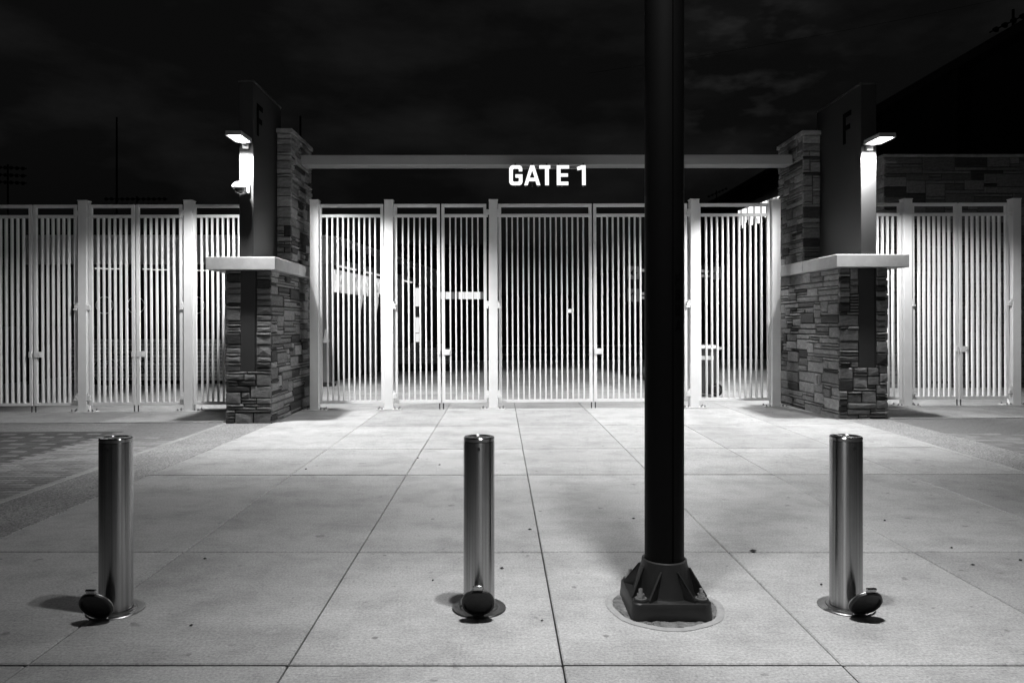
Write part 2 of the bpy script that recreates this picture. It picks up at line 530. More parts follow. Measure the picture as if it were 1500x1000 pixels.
# ================================================================== GROUND
bm = newbm()
xs = [-400, -60, -30, -20, -13, -6, 0, 6, 13, 20, 30, 60, 400]
ys = [-60, 0, 3, 6, 7, 8, 9, 10, 11, 13, 20, 40, 120, 900]
grid = [[bm.verts.new((x, y, gz(x, y) - .14)) for x in xs] for y in ys]
for j in range(len(ys) - 1):
    for i in range(len(xs) - 1):
        bm.faces.new((grid[j][i], grid[j][i + 1], grid[j + 1][i + 1], grid[j + 1][i]))
tag(obj('ground', bm, 'asphalt'), kind='structure')

def gbox(bm, x0, x1, y0, y1, top, thick, arris=.004, nseg=1):
    """block of pavement whose top follows the fall of the ground"""
    def v(x, y, z): return bm.verts.new((x, y, z))
    a = arris
    ysq = [y0 + (y1 - y0) * k / nseg for k in range(nseg + 1)]
    for k in range(nseg):
        ya, yb = ysq[k], ysq[k + 1]
        ia, ib = (ya + a if k == 0 else ya), (yb - a if k == nseg - 1 else yb)
        t = [v(x0 + a, ia, gz(x0, ya) + top), v(x1 - a, ia, gz(x1, ya) + top), v(x1 - a, ib, gz(x1, yb) + top), v(x0 + a, ib, gz(x0, yb) + top)]
        m = [v(x0, ya, gz(x0, ya) + top - a), v(x1, ya, gz(x1, ya) + top - a), v(x1, yb, gz(x1, yb) + top - a), v(x0, yb, gz(x0, yb) + top - a)]
        b = [v(p.co.x, p.co.y, p.co.z - thick) for p in m]
        bm.faces.new(t)
        for i in range(4):
            j = (i + 1) % 4
            if (i == 0 and k > 0) or (i == 2 and k < nseg - 1): continue
            bm.faces.new((m[i], m[j], t[j], t[i])); bm.faces.new((b[i], b[j], m[j], m[i]))

def structure(name):
    o = bpy.data.objects.new(name, None); COL.objects.link(o)
    return tag(o, kind='structure')

walk = structure('concrete_walk')
LANES = [-3.53, -2.10, -0.94, 0.28, 1.52, 2.75, 4.08, 5.30]
ROWS = [0.3, 1.75, 3.275, 4.897, 7.41, 8.96, 11.0, 13.05, 16.1, 19.2, 23.0, 27.0, 31.0]
def slab(x0, x1, y0, y1, m='slab', top=0.0, g=.0036, gy=.010, parent=walk):
    bm = newbm()
    gbox(bm, x0 + g, x1 - g, y0 + gy, y1 - gy, top + random.uniform(-.0012, .0012), .1, .006, max(1, int((y1 - y0) / .8)))
    return obj('slab', bm, m, parent)
for i in range(len(LANES) - 1):
    for j in range(len(ROWS) - 1):
        slab(LANES[i], LANES[i + 1], ROWS[j], ROWS[j + 1])
yard = structure('yard_paving')
for xs_ in ([-13.2, -10.8, -8.4, -6.3, -4.24, -3.53], [5.30, 6.07, 8.4, 10.8, 13.2, 15.6]):
    for i in range(len(xs_) - 1):
        for (a, b) in ((11.62, 13.05), (13.05, 16.1), (16.1, 19.2), (19.2, 23.0), (23, 27), (27, 31)):
            slab(xs_[i], xs_[i + 1], a, b, parent=yard)
# exposed aggregate bands in line with the piers, with a pale concrete edging
for (x0, x1, e0, e1) in ((-4.22, -3.53, -4.30, -4.22), (5.385, 6.07, 5.30, 5.385)):
    bm = newbm(); gbox(bm, x0 + .004, x1 - .004, .3, 11.615, 0, .1, .004, 14)
    tag(obj('aggregate_band', bm, 'agg'), kind='structure')
    for k in range(5):
        pass
    bm = newbm(); gbox(bm, e0, e1 - .002, .3, 11.615, .001, .1, .004, 14)
    tag(obj('edging_strip', bm, 'slab2'), kind='structure')

# clay pavers outside the bands
pav = {}
cells = []
for side in (-1, 1):
    root = structure('paver_walk'); pav[side] = root
    xin = -4.305 if side < 0 else 6.075
    xout = -9.9 if side < 0 else 10.6
    bm = newbm()
    gbox(bm, min(xin, xout), max(xin, xout), 4.0, 11.61, -.012, .08, .001, 10)
    obj('sand_bed', bm, 'bed', root)
    row = 0
    y = 4.02
    while y + .1 < 11.60:
        off = (row % 2) * .1 - .2
        half = row % 2
        n = int(abs(xout - xin) / .2)
        for k in range(n):
            a = xin + side * max(0, k * .2 + off)
            b = xin + side * (k * .2 + off + .2)
            if abs(b - a) < .05: continue
            x0, x1 = min(a, b), max(a, b)
            c = (x0 + x1) / 2
            dark = side < 0 and c < -5.5 and y < 10.55
            m = 'paver'
            if dark:
                m = 'paver_pale' if (row % 3 == 0 and (k + row // 3) % 2 == 0) else 'paver_dark'
            u = CX + c * F / y; v = CY + (CH - gz(c, y)) * F / y
            inside = -15 < u < 1515 and v < 1000
            cells.append((inside, (F / y) ** 2 * .02 * CH / y, side, x0, x1, y, m))
        y += .1; row += 1
shown = sorted([c for c in cells if c[0]], key=lambda c: -c[1])
single = set(id(c) for c in shown[:300])
PM = {}
for m in ('paver', 'paver_dark', 'paver_pale'):
    for v in range(3):
        bm = newbm(); gbox(bm, 0, .194, 0, .094, 0, .05, .004)
        for q in bm.verts: q.co.z = q.co.z - gz(0, 0) + random.uniform(-.0012, .0012)
        PM[m, v] = mesh_of('paver', bm, m)
rest = {(s, m): newbm() for s in (-1, 1) for m in ('paver', 'paver_dark', 'paver_pale')}
for c in cells:
    ins, sz, side, x0, x1, y, m = c
    if id(c) in single:
        o = link('paver', PM[m, random.randrange(3)], pav[side], (x0 + .003, y + .003, gz(x0, y)))
        if x1 - x0 < .15: o.scale = (.485, 1, 1)
        o.rotation_euler = (0, -SLOPE * smooth(6, 11, y), random.uniform(-.004, .004))
    elif y < 11.61 and (ins or abs(x0) < 9.5):
        gbox(rest[side, m], x0 + .003, x1 - .003, y + .003, y + .097, random.uniform(-.0015, .0015), .03, .004)
for (s, m), b in rest.items():
    if len(b.verts):
        tag(obj('paver_field', b, m, pav[s]), kind='stuff')
    else: b.free()

# ================================================================== STONE FACINGS
def ashlar(Wd, Hh, unit=.046, blocked=None, hmax=4, rng=random, wm=1.0):
    nu, nv = max(1, round(Wd / unit)), max(1, round(Hh / unit))
    du, dv = Wd / nu, Hh / nv
    occ = [[False] * nu for _ in range(nv)]
    if blocked:
        for (a, b, c, d) in blocked:
            for j in range(nv):
                for i in range(nu):
                    if a < (i + .5) * du < b and c < (j + .5) * dv < d: occ[j][i] = True
    res = []
    for j in range(nv):
        for i in range(nu):
            if occ[j][i]: continue
            h = rng.choice([1, 1, 1, 2, 2, 3, 4][:3 + hmax])
            h = min(h, nv - j)
            if nv - j - h == 1 and rng.random() < .5: h += 1 if h < 4 else 0
            w = rng.choice([3, 4, 5, 6, 7, 8, 10]) if h < 3 else rng.choice([4, 5, 6, 7])
            w = int(w * wm); k = 0
            while k < w and i + k < nu and not occ[j][i + k]: k += 1
            if i + k < nu and not occ[j][i + k]:
                # avoid slivers
                q = 0
                while i + k + q < nu and not occ[j][i + k + q] and q < 3: q += 1
                if q < 3 and (i + k + q >= nu or occ[j][i + k + q]): k += q
            w = k
            ok = 1
            while ok < h and all(not occ[j + ok][i + s] for s in range(w)): ok += 1
            h = ok
            for jj in range(h):
                for ii in range(w): occ[j + jj][i + ii] = True
            res.append((i * du, (i + w) * du, j * dv, (j + h) * dv))
    return res
def stone_bm(bm, a, b, c, d, O, U, Wn, depth, joint=.0085, rng=random):
    """one split-faced stone spanning [a,b]x[c,d] on a wall with origin O, run U, outward normal Wn"""
    Z = Vector((0, 0, 1))
    j = joint
    out = depth + rng.uniform(-.010, .014)
    def P(u, v, w): return bm.verts.new(O + U * u + Z * v + Wn * w)
    k = lambda s=.005: rng.uniform(-s, s)
    a += j; b -= j; c += j * .8; d -= j * .8
    back = [P(a, c, -.01), P(b, c, -.01), P(b, d, -.01), P(a, d, -.01)]
    mid = [P(a + k(.003), c + k(.003), out - .012), P(b + k(.003), c + k(.003), out - .012), P(b + k(.003), d + k(.003), out - .012), P(a + k(.003), d + k(.003), out - .012)]
    ins = min(.012, (d - c) * .25)
    fr = [P(a + ins, c + ins, out + k(.006)), P(b - ins, c + ins, out + k(.006)), P(b - ins, d - ins, out + k(.006)), P(a + ins, d - ins, out + k(.006))]
    ce = P((a + b) / 2 + k(.03), (c + d) / 2 + k(.01), out + rng.uniform(-.003, .012))
    for i in range(4):
        n = (i + 1) % 4
        bm.faces.new((back[i], back[n], mid[n], mid[i]))
        bm.faces.new((mid[i], mid[n], fr[n], fr[i]))
        bm.faces.new((fr[i], fr[n], ce))
def face_stones(parent, O, U, Wn, Wd, Hh, m='stone', depth=.035, blocked=None, unit=.046, single=True, hmax=4, wm=1.0):
    O = Vector(O); U = Vector(U); Wn = Vector(Wn)
    if single:
        for (a, b, c, d) in ashlar(Wd, Hh, unit, blocked, hmax, wm=wm):
            bm = newbm()
            ctr = O + U * ((a + b) / 2) + Vector((0, 0, (c + d) / 2))
            stone_bm(bm, a, b, c, d, O - ctr, U, Wn, depth)
            obj('stone', bm, m, parent, ctr)
    else:
        bm = newbm()
        for (a, b, c, d) in ashlar(Wd, Hh, unit, blocked, hmax, wm=wm): stone_bm(bm, a, b, c, d, O, U, Wn, depth)
        return bm

# ================================================================== PIERS
def text_mesh(bm, strokes, x0, z0, s, y0, y1):
    for loops in strokes: extrude_poly(bm, [[(x0 + p[0] * s, z0 + p[1] * s) for p in l] for l in loops], y0, y1)
LF = [[(0, 0), (.17, 0), (.17, .42), (.48, .42), (.48, .58), (.17, .58), (.17, .84), (.55, .84), (.55, 1), (0, 1)]]

def pier(side):
    # s = -1 left, +1 right; inner face looks to the gate
    s = side
    xi, xo = (-3.53, -4.24) if s < 0 else (5.30, 6.07)
    yf, yb = (11.40, 13.85) if s < 0 else (11.52, 14.05)
    zb = gz((xi + xo) / 2, yf)
    lab = ('stone pier with dark fin left of the gate, dome camera on it' if s < 0
           else 'stone gate pier with projecting cap and dark fin, right of the gate')
    P = thing('stone_pier', lab, 'pier', ((xi + xo) / 2, yf, zb), group='stone piers framing the gate')
    ox, oy = (xi + xo) / 2, yf
    hw = abs(xo - xi) / 2
    dp = yb - yf
    sx = -s                    # direction from the pier towards the gate
    H = 2.365
    dpt = .03
    # core
    bm = newbm(); box(bm, -hw + .03, hw - .03, .03, dp - .03, -.1, H - .002); obj('core', bm, 'core', P)
    # front stones (leave a slot for the dark panel)
    fx0, fx1 = (-4.01, -3.79) if s < 0 else (5.62, 5.86)
    a0 = fx0 - ox + hw; a1 = fx1 - ox + hw
    face_stones(P, (-hw, .03, -.02), (1, 0, 0), (0, -1, 0), 2 * hw, H + .02, blocked=[(a0 - .01, a1 + .01, .82, 9)], depth=.03)
    # inner face, seen from the camera
    face_stones(P, (sx * (hw - .03), .006, -.02), (0, 1, 0), (sx, 0, 0), dp - .01, H + .02, depth=.03, wm=2.0)
    # outer and rear faces
    bm = face_stones(P, (-sx * (hw - .03), .006, -.02), (0, 1, 0), (-sx, 0, 0), dp - .01, H + .02, depth=.03, single=False, unit=.06)
    b2 = face_stones(P, (-hw, dp - .03, -.02), (1, 0, 0), (0, 1, 0), 2 * hw, H + .02, depth=.03, single=False, unit=.06)
    me = bpy.data.meshes.new('t'); b2.to_mesh(me); b2.free(); bm.from_mesh(me)
    tag(obj('stone_facing', bm, 'stone_stuff', P), kind='stuff')
    # dark panel let into the front
    bm = newbm(); box(bm, fx0 - ox, fx1 - ox, .012, .05, .80, H - .003, .004); obj('panel', bm, 'fin_edge', P)
    # cap, in two lengths
    ci, co = sx * (hw + .10), -sx * (hw + .26)
    x0, x1 = min(ci, co), max(ci, co)
    for (ya, yb_) in ((-.13, 1.15), (1.156, dp - .02)):
        bm = newbm(); box(bm, x0, x1, ya, yb_, H, H + .197, .008); obj('cap_slab', bm, 'cap', P)
    # fin
    zt = 5.24 - zb
    fb = 1.38 if s < 0 else 1.55
    bm = newbm(); box(bm, fx0 - ox, fx1 - ox, -.05, fb, H + .199, zt, .006)
    fin = obj('fin', bm, 'fin', P)
    bm = newbm(); box(bm, fx0 - ox - .012, fx1 - ox + .012, -.062, fb + .012, zt + .001, zt + .03, .004); obj('fin_cap', bm, 'fin_edge', fin)
    # fin letter on the inner face
    bm = newbm()
    L = [[(p[0] * .50, p[1] * .50) for p in LF[0]]]
    extrude_poly(bm, L, -.004, .004)
    xl = (fx1 if s < 0 else fx0) - ox + sx * .003
    if s < 0:
        o = obj('letter', bm, 'black', fin, (xl, .10, zt - .78), (0, 0, R(90)))
    else:
        o = obj('letter', bm, 'black', fin, (xl, .54, zt - .80), (0, 0, R(-90)))
    tag(o, 'dark capital letter F')
    # fin seam lines: shadow gaps between panels
    # upper stone block behind the fin
    ufy = 1.10 if s < 0 else 1.38
    uh = (4.75 if s < 0 else 4.82) - zb - (H + .197)
    ux_in = sx * hw
    ux_out = (fx1 + .003 if s < 0 else fx0 - .003) - ox
    u0, u1 = min(ux_in, ux_out), max(ux_in, ux_out)
    bz = H + .197
    bm = newbm(); box(bm, u0 + .03, u1 - .03, ufy + .03, dp - .03, bz, bz + uh - .002); obj('upper_core', bm, 'core', P)
    face_stones(P, (u0, ufy + .03, bz), (1, 0, 0), (0, -1, 0), u1 - u0, uh, depth=.03)
    face_stones(P, (sx * (hw - .03), ufy + .006, bz), (0, 1, 0), (sx, 0, 0), dp - ufy - .01, uh, depth=.03, wm=1.7)
    bm = newbm(); box(bm, u0 - .02 if s > 0 else u0 + .001, u1 + .02 if s < 0 else u1 - .001, ufy - .035, dp + .02, bz + uh, bz + uh + .075, .008)
    obj('coping', bm, 'stone_stuff', P)
    if s > 0:
        bm = newbm(); box(bm, -hw - .06, -hw - .001, .62, .74, .48, .66, .01)
        o = obj('outlet_box', bm, 'cap', P)
        bm = newbm(); box(bm, -hw - .075, -hw - .061, .63, .73, .50, .64, .004); obj('cover', bm, 'stone_stuff', o)
    else:
        pass
    return P, ((fx0 + fx1) / 2, yf - .05, zb, fx1 - fx0)
PL, FL = pier(-1)
PR, FR = pier(1)

# lamps on the fins
def wall_lamp(FI, lab):
    x, y, zb, w = FI
    z = 4.30
    t = thing('wall_lamp', lab, 'lamp', (x, y, z), group='lamps on the pier fins')
    bm = newbm(); box(bm, -.05, .05, -.045, -.001, -.10, .03, .006); obj('mount', bm, 'housing', t)
    bm = newbm(); box(bm, -.035, .035, -.14, -.045, -.045, -.005, .006); obj('arm', bm, 'housing', t)
    bm = newbm()
    hw = w / 2 + .01
    box(bm, -hw, hw, -.56, -.10, .0, .045, .008)
    for (a, b, c, d) in ((-hw, -hw + .014, -.56, -.10), (hw - .014, hw, -.56, -.10), (-hw + .0145, hw - .0145, -.56, -.546), (-hw + .0145, hw - .0145, -.114, -.10)):
        box(bm, a, b, c, d, -.022, -.0005)
    obj('housing', bm, 'housing', t)
    bm = newbm(); box(bm, -hw + .016, hw - .016, -.54, -.12, -.010, -.001); obj('lens', bm, 'lens', t)
    spot(t, (-.07 if x < 0 else .05, -.44 if x < 0 else -.30, -.03), PIER_W, 75, .55, .08, 1.7, side_throw=.96, inward=1.0 if x < 0 else -1.0)
    return t
wall_lamp(FL, 'lit flat lamp on left pier fin, above the camera dome')
wall_lamp(FR, 'lit flat lamp on right pier fin, no camera below it')

# dome camera
x, y, zb, w = FL
t = thing('security_camera', 'white dome security camera on left pier fin below the lamp', 'camera', (x, y, 3.58))
bm = newbm(); box(bm, -.02, .06, -.05, -.001, -.06, .10, .006); obj('mount', bm, 'camwhite', t)
bm = newbm(); tube(bm, [(.02, -.03, .06), (0, -.09, .08), (-.05, -.15, .07)], .02, 8); obj('arm', bm, 'camwhite', t, smooth_deg=40)
bm = newbm(); lathe(bm, [(0, .085), (.055, .083), (.095, .055), (.108, .03), (.108, .005), (.095, -.002), (.0, -.003)], 28, (-.05, -.16, 0)); obj('housing', bm, 'camwhite', t, smooth_deg=40)
bm = newbm(); lathe(bm, [(.076, -.004), (.074, -.03), (.06, -.06), (.035, -.08), (0, -.086)], 24, (-.05, -.16, 0)); obj('dome', bm, 'camdome', t, smooth_deg=60)
bm = newbm(); ring(bm, (-.05, -.16, -.008), .082, .009, 'Z', 28, 6); obj('trim_ring', bm, 'camwhite', t, smooth_deg=60)

# ================================================================== FENCE AND GATES
FROT = (0, -math.atan(SLOPE), math.atan(YAW))
POSTS = [(-33, 'tall white post cut by the left picture edge', 0),
         (120, 'tall white fence post, second from left picture edge among the wing posts', 1),
         (275, 'tall white fence post just left of the left stone pier', 1),
         (460, 'tall white gate post touching the right side of the left stone pier', 1),
         (569, 'tall white gate post between slim fixed panel and narrow gate pair', 1),
         (722.5, 'tall white gate post near picture centre under the lit lettering', 1),
         (1018, 'tall white gate post just right of the black pole', 1),
         (1137.5, 'tall white gate post touching the left side of the right stone pier', 1),
         (1330.5, 'tall white fence post just right of the right stone pier', 1),
         (1490, 'tall white fence post at the right picture edge', 1)]
PH = 3.72
bm = newbm(); box(bm, -.078, .078, -.078, .078, .018, PH, .006); ME_POST = mesh_of('post_tube', bm, 'white_post')
bm = newbm(); box(bm, -.085, .085, -.085, .085, PH + .0005, PH + .016, .004); ME_PCAP = mesh_of('post_cap', bm, 'white_post')
bm = newbm(); box(bm, -.215, .215, -.11, .11, 0.002, .0175, .003); ME_PLATE = mesh_of('base_plate', bm, 'white_post')
bm = newbm(); cyl(bm, (0, 0, .0), .017, .017, .018, 6); cyl(bm, (0, 0, .018), .009, .008, .016, 8); ME_NUT = mesh_of('anchor_bolt', bm, 'bolt')
fence_x = {}
for (p, lab, show) in POSTS:
    X = fx(p); fence_x[p] = X
    t = thing('gate_post', lab, 'post', (X, fy(X), gz(X, 13.2)), (0, 0, FROT[2]), 'tall white gate and fence posts')
    link('post_tube', ME_POST, t); link('post_cap', ME_PCAP, t); link('base_plate', ME_PLATE, t)
    for (a, b) in ((-.18, -.075), (-.115, -.075), (.18, -.075), (.115, -.075), (-.18, .075), (.18, .075)):
        link('anchor_bolt', ME_NUT, t, (a, b, .017), (0, 0, random.random()))

ZT, ZR, ZB = 3.635, 3.455, .141
BARW, BARD, SP = .0245, .062, .0962
bm = newbm(); box(bm, -BARW / 2, BARW / 2, -BARD / 2, BARD / 2, ZB + .026, ZR - .026, .003); ME_BAR = mesh_of('bar', bm, 'white')
bm = newbm()
box(bm, -.030, .030, -.048, -.012, -.022, .022, .004)
cyl(bm, (0, -.032, -.055), .013, .013, .11, 10)
box(bm, -.042, -.012, -.052, -.02, .026, .05, .003); box(bm, -.012, .042, -.052, -.02, -.05, -.026, .003)
ME_HINGE = mesh_of('hinge', bm, 'white_post', 40)
bm = newbm(); box(bm, -.05, .085, -.05, -.034, -.05, .05, .004); cyl(bm, (.05, -.061, .0), .012, .012, .011, 12, 'Y'); ME_LATCH = mesh_of('latch', bm, 'white_post')
bm = newbm(); cyl(bm, (0, 0, .004), .0105, .0105, .145, 10); ME_CANE = mesh_of('drop_rod', bm, 'dark')

def panel(name, lab, cat, x0, x1, hinge=None, meet=None, grp=None, stiles=True):
    """x0,x1: world X of the clear opening; hinge: -1/+1 side carrying hinges; meet: -1/+1 side of the meeting stile"""
    t = thing(name, lab, cat, (x0, fy(x0), gz(x0, 13.2)), FROT, grp)
    w = x1 - x0
    SW = .053 if stiles else .03
    for (a, b) in ((0, SW), (w - SW, w)):
        bm = newbm(); box(bm, a, b, -.028, .028, ZB - .026, ZT + .028, .004); obj('stile', bm, 'white', t)
    for zc, h in ((ZT, .028), (ZR, .026), (ZB, .026)):
        bm = newbm(); box(bm, SW + .001, w - SW - .001, -.027, .027, zc - h, zc + h, .004); obj('rail', bm, 'white', t)
    inner = w - 2 * SW
    n = max(1, int(round(inner / SP)) - 1)
    sp = inner / (n + 1)
    for k in range(n):
        link('bar', ME_BAR, t, (SW + sp * (k + 1), 0, 0))
    if hinge:
        hx = -.012 if hinge < 0 else w + .012
        for z in (3.49, 1.86, .27):
            o = link('hinge', ME_HINGE, t, (hx, -.02, z))
            o.scale = (-1.25 if hinge > 0 else 1.25, 1.15, 1.25)
    if meet == -1:
        link('latch', ME_LATCH, t, (.06, 0, 1.02))
        link('drop_rod', ME_CANE, t, (.02, -.01, 0))
    if meet == 1:
        bm = newbm(); box(bm, w - .05, w - .004, -.055, -.029, .97, 1.07, .004); obj('keeper', bm, 'white_post', t)
        link('drop_rod', ME_CANE, t, (w - .02, -.01, 0))
    return t
def pair(pa, pm, pb, la, lb, grp):
    xa, xb = fence_x[pa] + .078 + .028, fence_x[pb] - .078 - .028
    xm = fx(pm)
    panel('gate_leaf', la, 'gate', xa, xm - .014, -1, 1, grp)
    panel('gate_leaf', lb, 'gate', xm + .014, xb, 1, -1, grp)
G1 = 'narrow white barred gate leaves'
pair(-33, 46, 120, 'narrow white barred gate leaf cut by the left picture edge', 'narrow white barred gate leaf, second from the left picture edge', G1)
pair(120, 197, 275, 'narrow white barred gate leaf in front of the parked bicycle', 'narrow white barred gate leaf hinged on post left of the left pier', G1)
pair(569, 646.5, 722.5, 'narrow white barred gate leaf in front of the stone kiosk', 'narrow white barred gate leaf hinged on left side of the centre post', G1)
pair(722.5, 870, 1018, 'wide white barred gate leaf right of centre post, under lit lettering', 'wide white barred gate leaf partly hidden behind the black pole', 'wide white barred gate leaves')
pair(1330.5, 1408, 1490, 'narrow white barred gate leaf hinged on post right of the right pier', 'narrow white barred gate leaf hinged on post at right picture edge', G1)
G2 = 'fixed white barred fence panels'
panel('fence_panel', 'fixed white barred panel half hidden behind the left stone pier', 'fence', fence_x[275] + .082, -4.0, grp=G2)
panel('fence_panel', 'fixed white barred panel between left pier and first inner gate post', 'fence', fence_x[460] + .082, fence_x[569] - .082, grp=G2)
panel('fence_panel', 'fixed white barred panel between black pole and right pier, bin behind it', 'fence', fence_x[1018] + .082, fence_x[1137.5] - .082, grp=G2)
panel('fence_panel', 'fixed white barred panel half hidden behind the right stone pier', 'fence', 5.95, fence_x[1330.5] - .082, grp=G2)

# ---------------------------------------------------------------- beam and lettering
bx0, bx1 = -3.53, 5.30
t = thing('gate_beam', 'light grey steel beam spanning between the two stone piers', 'beam', (bx0, 13.10, 0), FROT)
Lb = (bx1 - bx0) / math.cos(YAW)
bm = newbm(); box(bm, .002, Lb - .002, .0, .34, 4.345, 4.515, .006); obj('beam_tube', bm, 'beam', t)
for k in (2.95, 5.9):
    bm = newbm(); box(bm, k - .006, k + .006, -.003, .343, 4.342, 4.518); obj('weld_seam', bm, 'beam', t)
S = 13.05 / F / 10.0
def zp(l): return [((p[0] - 720) * S, (520 - p[1]) * S) for p in l]
G_ = [[(205, 230), (310, 230), (338, 245), (352, 275), (352, 318), (302, 318), (300, 290), (290, 280), (228, 280), (214, 296), (212, 455), (226, 470), (288, 470), (300, 458), (300, 412), (250, 410), (250, 362), (354, 362), (354, 478), (338, 508), (312, 521), (205, 521), (175, 508), (160, 478), (160, 272), (176, 243)]]
A_ = [[(468, 230), (526, 230), (615, 521), (562, 521), (544, 462), (448, 462), (430, 521), (378, 521)], [(496, 306), (460, 412), (532, 412)]]
T_ = [[(600, 230), (762, 230), (762, 280), (740, 280), (740, 521), (684, 521), (684, 280), (600, 280)]]
E_ = [[(856, 230), (1038, 230), (1038, 280), (912, 280), (912, 350), (1020, 350), (1020, 398), (912, 398), (912, 470), (1026, 470), (1026, 521), (856, 521)]]
ONE = [[(1225, 230), (1280, 230), (1280, 521), (1227, 521), (1227, 292), (1160, 304), (1150, 258)]]
lx = px(730 + 72, 13.05)
sg = thing('gate_sign', 'lit white letters GATE 1 hanging below the beam', 'sign', (lx, 13.035, 3.965 + SLOPE * lx), FROT)
for nm, g in (('G', G_), ('A', A_), ('T', T_), ('E', E_), ('1', ONE)):
    bm = newbm(); extrude_poly(bm, [zp(l) for l in g], 0, .004)
    face = obj('letter', bm, 'letter', sg)
    face['label'] = 'lit white character ' + nm
    bm = newbm(); extrude_poly(bm, [zp(l) for l in g], .006, .05); obj('letter_return', bm, 'beam', face)
for cx in (250, 500, 712, 884, 1250):
    bm = newbm(); u = (cx - 720) * S
    box(bm, u - .012, u + .012, .051, .075, -.018, .40); obj('bracket', bm, 'dark', sg)
for cx in (250, 400, 585, 935, 1245):
    bm = newbm(); u = (cx - 720) * S
    box(bm, u - .008, u + .008, .01, .05, -.02, -.001); obj('drain_clip', bm, 'housing', sg)
bm = newbm(); box(bm, (250 - 720) * S, (1250 - 720) * S, .052, .10, .300, .345); obj('raceway', bm, 'beam', sg)

# ================================================================== BOLLARDS
def bollard(X, Y, lab, ang, tilt, lid_sq=1.0):
    t = thing('bollard', lab, 'bollard', (X, Y, 0), group='stainless retractable bollards in a row')
    bm = newbm()
    lathe(bm, [(.082, .004), (.0825, .012), (.0825, .885), (.081, .892), (.0795, .893), (.0795, .897), (.0825, .898), (.0825, .909), (.078, .914), (.062, .9135), (.060, .911), (0, .911)], 56)
    obj('post', bm, 'steel', t, smooth_deg=30)
    bm = newbm(); lathe(bm, [(.086, .003), (.086, .012), (.098, .012), (.100, .004)], 48); obj('collar', bm, 'steel_dull', t, smooth_deg=30)
    bm = newbm(); lathe(bm, [(.100, .0035), (.104, .008), (.140, .008), (.144, .0035)], 48); obj('flange', bm, 'steel_dull', t, smooth_deg=30)
    bm = newbm(); cyl(bm, (0, -.0832, .86), .008, .007, .006, 12, 'Y')
    o = obj('lock_pin', bm, 'dark', t); o.rotation_euler = (0, 0, ang * .6)
    # hinged round lid standing open against the post
    lid = bpy.data.objects.new('lid', None)
    bm = newbm()
    lathe(bm, [(0, .004), (.080, .004), (.082, .018), (.090, .018), (.095, .012), (.095, -.006), (.088, -.010), (0, -.012)], 40)
    M = Matrix.Rotation(ang, 4, 'Z') @ Matrix.Translation(Vector((0, -.128, .016))) @ Matrix.Rotation(tilt, 4, 'X') @ Matrix.Translation(Vector((0, .088, 0))) @ Matrix.Scale(.89, 4)
    bmesh.ops.transform(bm, matrix=M, verts=bm.verts)
    lid = obj('lid', bm, 'lid', t, smooth_deg=35)
    bm = newbm(); ring(bm, (0, 0, .0), .0945, .0035, 'Z', 40, 6); bmesh.ops.transform(bm, matrix=M, verts=bm.verts); obj('rim', bm, 'steel_dull', lid, smooth_deg=60)
    bm = newbm(); box(bm, -.028, .028, .088, .125, -.007, .007, .003); box(bm, -.026, .026, .104, .114, -.016, -.0075, .002); bmesh.ops.transform(bm, matrix=M, verts=bm.verts); obj('tab', bm, 'steel', lid)
    bm = newbm(); box(bm, -.034, .034, -.112, -.088, -.012, .010, .003); bmesh.ops.transform(bm, matrix=M, verts=bm.verts); obj('hinge', bm, 'steel_dull', lid)
    return t
BOL = [(px(168.5, 3.89), 3.90, 'stainless bollard at left, nearest the brick pavers', R(-3), R(120)),
       (px(701.5, 3.9), 3.93, 'stainless bollard in the middle, left of the black pole', R(0), R(117)),
       (px(1238.5, 3.955), 3.95, 'stainless bollard at right, its round lid opened to the right', R(5), R(124))]
for (X, Y, lab, a, ti) in BOL: bollard(X, Y, lab, a, ti)

# ================================================================== LIGHT POLE
PX, PY = px(973, 3.94), 3.94
t = thing('light_pole', 'black round light pole on a bolted cast base, letters FSBA on it', 'light pole', (PX, PY, 0))
# grout pad
n = 64
bm = newbm()
rr = [.312 + .006 * math.sin(2 * math.pi * 3 * i / n + 1) + .004 * math.sin(2 * math.pi * 7 * i / n) + random.uniform(-.002, .002) for i in range(n)]
prof = [(0.0, .006), (.80, .007), (.87, .004)]
c0 = bm.verts.new((0, 0, .008)); last = None
for (f, z) in prof[1:]:
    rg = [bm.verts.new((rr[i] * f * math.cos(2 * math.pi * i / n), rr[i] * f * math.sin(2 * math.pi * i / n), z + random.uniform(-.004, .006))) for i in range(n)]
    for i in range(n):
        j = (i + 1) % n
        if last is None: bm.faces.new((c0, rg[i], rg[j]))
        else: bm.faces.new((last[i], last[j], rg[j], rg[i]))
    last = rg
obj('grout_bed', bm, 'mortar', t)
bm = newbm(); last = None
for (f, z) in ((.872, .0035), (.895, .008), (.95, .0075), (1.0, .0035)):
    rg = [bm.verts.new((rr[i] * f * math.cos(2 * math.pi * i / n), rr[i] * f * math.sin(2 * math.pi * i / n), z + (random.uniform(-.001, .001) if f < 1 else 0))) for i in range(n)]
    if last:
        for i in range(n): bm.faces.new((last[i], last[(i + 1) % n], rg[(i + 1) % n], rg[i]))
    last = rg
obj('grout_lip', bm, 'lip', t)
